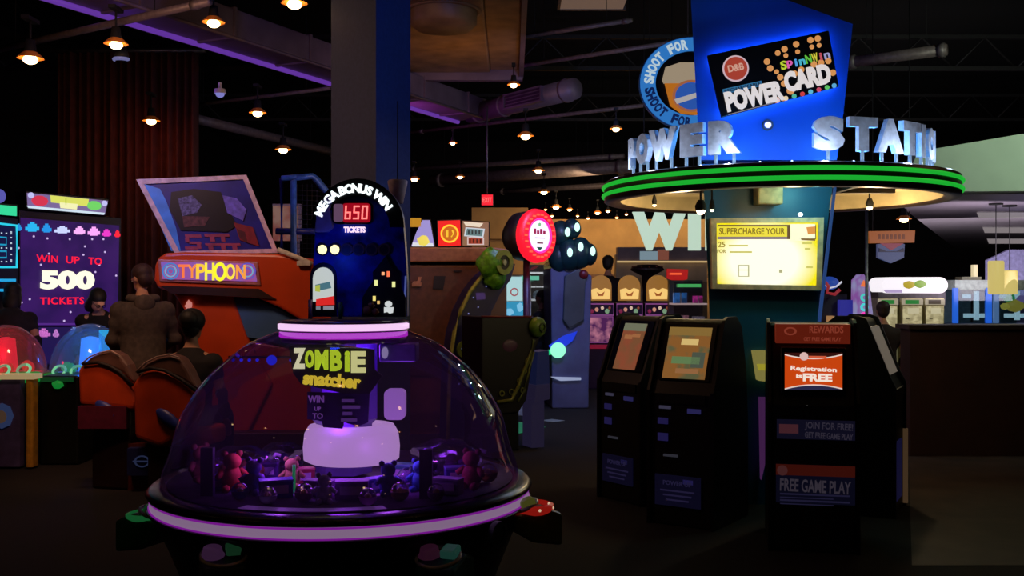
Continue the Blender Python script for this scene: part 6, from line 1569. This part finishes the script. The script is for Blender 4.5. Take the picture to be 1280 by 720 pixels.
    sm_ = o.modifiers.new('s', 'SMOOTH'); sm_.factor = .5; sm_.iterations = 2
    fm = MB(df((240, 235, 230), .3))
    for sd in (1, -1): hb((sd * .03, -.084, .002), (.010, .007, .006), fm); 
    for sd in (1, -1): hb((sd * .03, -.0895, .002), (.0045, .003, .0045), fm, df((30, 20, 16), .3))
    fm.build('eye', t)
    fm = MB(df((150, 70, 66), .5)); hb((0, -.097, -.053), (.021, .006, .005), fm); fm.build('lips', t)
    if glasses:
        fm = MB(df((12, 12, 14), .3))
        for sd in (1, -1): q_ = MB(); q_.ring(sd * .032, .002, .016, .022, -.102, -.098, None, 18); fm.add([HM @ v for v in q_.v], q_.f, None)
        fm.tube([HM @ Vector((-.012, -.1, .004)), HM @ Vector((.012, -.1, .004))], .003, n=5)
        for sd in (1, -1): fm.tube([HM @ Vector((sd * .054, -.098, .004)), HM @ Vector((sd * .08, .01, .006))], .0025, n=5)
        fm.build('glasses', t)
    hm = MB(df(hair, .65, scale=70, var=.5, bump=.5))
    hb((0, .022, .045), (.087, .100, .088), hm, None, 28, 18); hb((0, .055, -.01), (.074, .062, .078), hm)
    if long_hair:
        hb((0, .06, -.09), (.085, .05, .12), hm); hb((.07, .02, -.06), (.022, .05, .10), hm); hb((-.07, .02, -.06), (.022, .05, .10), hm)
    ho = hm.build('hair', t); rm = ho.modifiers.new('r', 'REMESH'); rm.mode = 'VOXEL'; rm.voxel_size = fine; rm.use_smooth_shade = True
    # coat: sleeves and body as overlapping tapered volumes fused into one skin
    m = MB(df(coat, .85, scale=25, var=.3, bump=.4))
    secs = [((0, 0, .80), .165, .13), ((0, 0, .90), .175, .135), ((0, 0, 1.02), .165, .125), ((0, 0, 1.15), .165, .12), ((0, .005, 1.28), .205, .135), ((0, .012, 1.37), .205, .125), ((0, .015, 1.43), .13, .095), ((0, .01, 1.485), .066, .068)]
    vs = []; n_s = 24
    for c0_, rx_, ry_ in secs:
        k_b = bulk if c0_[2] < 1.46 else 1.0
        for q_ in range(n_s):
            a_ = 2 * PI * q_ / n_s; vs.append(B((c0_[0] + rx_ * k_b * math.cos(a_), c0_[1] + ry_ * k_b * math.sin(a_), c0_[2])))
    fs = [(i_ * n_s + q_, i_ * n_s + (q_ + 1) % n_s, (i_ + 1) * n_s + (q_ + 1) % n_s, (i_ + 1) * n_s + q_) for i_ in range(len(secs) - 1) for q_ in range(n_s)]
    fs += [tuple(range(n_s))[::-1], tuple(range((len(secs) - 1) * n_s, len(secs) * n_s))]
    m.add(vs, fs, None, True)
    for sd in (1, -1):
        S_ = B((sd * .172 * (1 + (bulk - 1) * .5), .01, 1.36)); E_ = B(el[sd]); R_ = B(Vector(wr[sd]) * .93 + Vector(el[sd]) * .07)
        m.tube([B((sd * .06, .01, 1.38)), S_, S_.lerp(E_, .5), E_, E_.lerp(R_, .5), R_], [.075 * bulk, .070 * bulk, .062 * bulk, .055 * bulk, .050 * bulk, .044 * bulk], n=16)
        m.ball(S_, .084 * max(1, bulk * .95)); m.ball(E_, .052 * bulk)
    cp_ = m.build('coat', t); rm = cp_.modifiers.new('r', 'REMESH'); rm.mode = 'VOXEL'; rm.voxel_size = fine; rm.use_smooth_shade = True
    sm2 = cp_.modifiers.new('s', 'SMOOTH'); sm2.factor = .6; sm2.iterations = 12
    if bun:
        m = MB(df(hair, .65, scale=70, var=.5, bump=.5)); m.ball(HM @ Vector((0, .10, .06)), (.075, .07, .07)); m.ball(HM @ Vector((0, .03, .05)), (.105, .105, .10)); m.build('hair_bun', t)
    if hood:
        m = MB(df([int(v * 1.1) for v in coat], .85, scale=25, var=.3)); m.tube([B((.11 * math.sin(a), .045 - .09 * math.cos(a) * -1 if False else .03 + .085 * math.cos(a), 1.47 - .02 * math.cos(a))) for a in [i * 2 * PI / 16 for i in range(16)]], .034, n=10, closed=True)
        m.ball(B((0, .13, 1.41)), (.085, .04, .08)); m.build('hood', t)
    NT = {'p': (Vector((0, 0, .93)), (.15, .115))}; ET = []
    for sd in (1, -1):
        k = str(sd)
        for a, b_, r in (('hip', 'h', .10), ('kn', 'k', .075), ('an', 'a', .058)): NT[b_ + k] = (N[a + k][0], r)
        ET += [('p', 'h' + k), ('h' + k, 'k' + k), ('k' + k, 'a' + k)]
    vs, fs = skin_mesh(NT, ET, 'p'); m = MB(df(trousers, .85, scale=30, var=.3)); m.add(vs, fs, None, True); m.build('trousers', t)
    for sd in (1, -1):
        a = N['an%d' % sd][0]; q_ = N['to%d' % sd][0]; m = MB(df((20, 18, 18), .5)); m.tube([a + Vector((0, .05, -.05)), (a + q_) / 2 + Vector((0, 0, -.02)), q_ + Vector((0, -.03, .005))], [.045, .052, .036], n=12); m.build('shoe', t)
    t.scale = (s, s, s)
    return t
# standing man in a dark hooded coat, seen from behind, head turned toward the violet cabinet
person((W(177, 0, 8.8).x, 8.85, 0), math.radians(180 + 28), 'person in a dark hooded coat standing behind the orange seats, seen from the back', lean=.14, head_yaw=math.radians(28), head_pitch=.12,
       elbow={1: (.25, -.03, 1.12), -1: (-.27, -.03, 1.12)}, wrist={1: (.15, -.28, 1.04), -1: (-.16, -.28, 1.06)}, coat=(72, 62, 56), hair=(50, 26, 20), s=.995, hood=True, bulk=1.14)
person((W(120, 0, 10.6).x, 10.75, 0), math.radians(15), 'black haired person in glasses leaning over the blue dome game', lean=.55, head_yaw=math.radians(35), head_pitch=.15,
       elbow={1: (.24, -.12, 1.14), -1: (-.24, -.12, 1.14)}, wrist={1: (.20, -.30, 1.10), -1: (-.20, -.30, 1.10)}, coat=(20, 18, 22), hair=(10, 8, 8), skin=(214, 165, 140), s=.93, glasses=True, long_hair=True)
person((W(6, 0, 9.85).x, 9.95, 0), math.radians(200), 'dark haired person behind the red dome at the edge of the picture', lean=.35, head_pitch=.1, coat=(24, 20, 24), hair=(12, 8, 8), s=.93, long_hair=True)
person((W(241, 0, 8.2).x, 8.15, -.40), math.radians(178), 'seated person with a round black bun of hair beside the orange cab, facing away', lean=.04, coat=(24, 20, 22), hair=(8, 6, 6), s=1.0, seated=True, bun=True)
R = thing('simulator_stool', 'dark round stool under the seated person with the black bun', 'stool', (W(241, 0, 8.2).x, 8.15, 0))
MB(df((40, 16, 14), .6)).lathe([(0, .33), (.17, .33), (.19, .30), (.17, .27), (0, .27)], (0, 0, 0), 28).build('seat', R); MB(df((30, 30, 32), .4)).tube([(0, 0, .27), (0, 0, .02)], .035).lathe([(0, 0), (.18, 0), (.17, .02), (0, .03)], (0, 0, 0), 24).build('pedestal', R)
person((W(1122, 0, 10.2).x, 10.6, 0), math.radians(170), 'person in dark clothes standing beyond the edge-on kiosk', coat=(34, 20, 20), hair=(40, 24, 18), s=.80, fine=.02)
person((W(678, 0, 14.2).x, 14.25, 0), math.radians(-120), 'person in black standing between the white cabinet and the blue tower', coat=(10, 8, 10), hair=(12, 8, 8), skin=(120, 80, 60), s=.86, fine=.02)
person((W(760, 0, 18.3).x, 18.3, 0), math.radians(160), 'distant person in black before the prize counter', coat=(12, 10, 16), hair=(14, 10, 10), s=1.2, fine=.025)

# glasses of the leaning person belong to that figure
# ================================================================== LIGHT
def light(kind, name, loc, col, power, size=.3, target=None, spot=None, blend=.5):
    l = bpy.data.lights.new(name, kind); l.color = lin(col); l.energy = power
    if kind == 'AREA': l.size = size
    elif kind in ('POINT', 'SPOT'): l.shadow_soft_size = size
    if kind == 'SPOT': l.spot_size = spot or 1.0; l.spot_blend = blend
    o = bpy.data.objects.new(name, l); COL.objects.link(o); o.location = loc
    if target is not None: o.rotation_euler = (Vector(target) - Vector(loc)).to_track_quat('-Z', 'Y').to_euler()
    return o
light('AREA', 'warm_hall_light', (-2, 5, 4.6), (255, 190, 150), 1.5, 2.0, (-2, 8, 0))
light('AREA', 'cab_fill', (-2.9, 7.0, 3.5), (255, 190, 150), 30, .5, (-2.7, 9.3, 1.75))  # added overhead so the orange hood shows
light('SPOT', 'poster_fill', (-3.6, 7.6, 3.2), (110, 140, 255), 70, .15, (-3.0, 9.6, 2.2), .8)  # cool light added to bring out the poster's blues
light('SPOT', 'seat_fill', (-3.4, 6.4, 3.0), (255, 180, 140), 75, .15, (-3.4, 7.9, .95), .55, .8)  # added warm light for the orange seats
light('SPOT', 'person_light', (-4.4, 7.0, 2.9), (255, 200, 170), 14, .15, (-3.1, 8.9, 1.4), .5, .8)
light('SPOT', 'blue_column_fill', (1.4, 6.0, 3.4), (40, 100, 255), 120, .2, (-.9, 8.5, 3.4), 1.0)  # added spot standing in for blue spill from the booth sign
light('SPOT', 'dim_column_light', (-3.0, 5.5, 2.6), (255, 110, 130), 1.6, .2, (-1.2, 8.5, 3.2), .8)
light('AREA', 'purple_duct_light', (-4.2, 11.2, 4.1), (140, 70, 255), 4, .8, (-3.0, 11.4, 4.35))
light('AREA', 'purple_duct_light', (-1.5, 15.2, 3.8), (200, 80, 220), 5, .8, (-.8, 15.8, 4.3))
light('AREA', 'amber_box_light', (-.6, 12.8, 3.6), (255, 170, 80), 3.2, .6, (-.7, 13.2, 4.5))
light('AREA', 'curtain_light', (W(160, 0, 12).x, 12.7, 3.6), (255, 110, 70), 1.6, .5, (W(160, 0, 13.5).x, 13.5, 2.6))
for x in (1.5, 3.5): light('AREA', 'partition_wash', (x, 19.4, 3.4), (255, 222, 175), 20, .8, (x, 21, 2.2))
light('POINT', 'drum_glow', (zx, ZY - .16, 1.06), (180, 70, 255), 3.0, .06)
light('POINT', 'drum_glow', (zx + .22, ZY - .30, .98), (200, 100, 255), 1.3, .04)
light('POINT', 'drum_glow', (zx - .22, ZY - .30, .98), (190, 100, 255), 1.3, .04)
light('POINT', 'neck_glow', (zx + .15, ZY - .10, 1.31), (150, 60, 255), 1.6, .05)
light('POINT', 'topper_blue_fill', (zx - .02, ZY - .22, 1.66), (30, 70, 255), .35, .03)  # added in front of the topper to turn its board blue
light('POINT', 'canopy_glow', (PX - .7, PY + .1, 2.0), (255, 222, 170), 16, .06)
light('POINT', 'canopy_glow', (PX + .8, PY + .2, 2.0), (255, 222, 170), 16, .06)
light('POINT', 'pillar_blue_light', (PX - .35, PY - .85, 2.43), (60, 160, 255), 11, .05)
light('POINT', 'pillar_blue_light', (PX + .35, PY - .85, 2.43), (60, 160, 255), 11, .05)
for i in range(6):
    th = th0 + math.radians(-72 + i * 28.8)
    light('POINT', 'letter_uplight', (PX + 1.24 * math.sin(th), PY - 1.24 * math.cos(th), 2.40), (205, 222, 255), 3.2, .02)
light('POINT', 'pillar_teal_light', (PX + .05, PY - .85, 2.24), (130, 240, 245), 5, .05)
light('POINT', 'canopy_glow', (PX - .15, PY - 1.05, 2.12), (255, 215, 150), 2.5, .05)
light('POINT', 'red_dome_glow', (W(8, 0, 9.35).x, 9.2, 1.0), (255, 40, 70), 2.2, .04)
light('POINT', 'cyan_dome_glow', (W(113, 0, 9.75).x + .05, 9.6, 1.0), (40, 130, 255), 2.6, .04)
light('POINT', 'face_fill', (W(128, 0, 10).x, 10.1, 1.45), (255, 210, 190), .7, .04)  # added to brighten the leaning person's face
light('AREA', 'bulkhead_light', (6.5, 9.6, 3.9), (240, 255, 232), 60, 1.0, (6.5, 12, 3.2))
light('AREA', 'lower_ceiling_fill', (7.5, 17.0, 1.8), (255, 245, 250), 60, 3.5, (8.0, 18, 2.7))  # unseen uplight, like the next, added to brighten the lower ceiling
light('AREA', 'lower_ceiling_fill', (6.2, 13.6, 1.9), (255, 240, 255), 16, 1.2, (6.0, 15, 2.7))
light('AREA', 'floor_tile_light', (4.8, 7.2, 3.6), (255, 190, 140), 3.5, .8, (4.9, 8, 0))
light('AREA', 'ride_cabin_light', (-.3, 9.6, 3.4), (255, 180, 110), 14, .5, (-.5, 11.2, 1.6))
light('AREA', 'tower_light', (.9, 11.0, 3.2), (150, 165, 255), 45, .5, (.95, 13.5, 1.3))
wd = bpy.data.worlds.new('w'); S.world = wd; wd.use_nodes = True
wd.node_tree.nodes['Background'].inputs[0].default_value = (.5, .45, .6, 1); wd.node_tree.nodes['Background'].inputs[1].default_value = .002

cam = bpy.data.cameras.new('camera'); cam.lens = 36 * F / 1280; cam.sensor_width = 36; cam.clip_start = .05
co = bpy.data.objects.new('camera', cam); COL.objects.link(co); co.location = (0, 0, CH); co.rotation_euler = (PI / 2, 0, 0); S.camera = co
S.view_settings.view_transform = 'Standard'; S.view_settings.look = 'None'; S.view_settings.exposure = 0; S.view_settings.gamma = 1
S.view_settings.use_curve_mapping = False
S.cycles.use_denoising = True; S.cycles.sample_clamp_indirect = 3; S.cycles.max_bounces = 8; S.cycles.transparent_max_bounces = 16; S.cycles.caustics_reflective = False; S.cycles.caustics_refractive = False
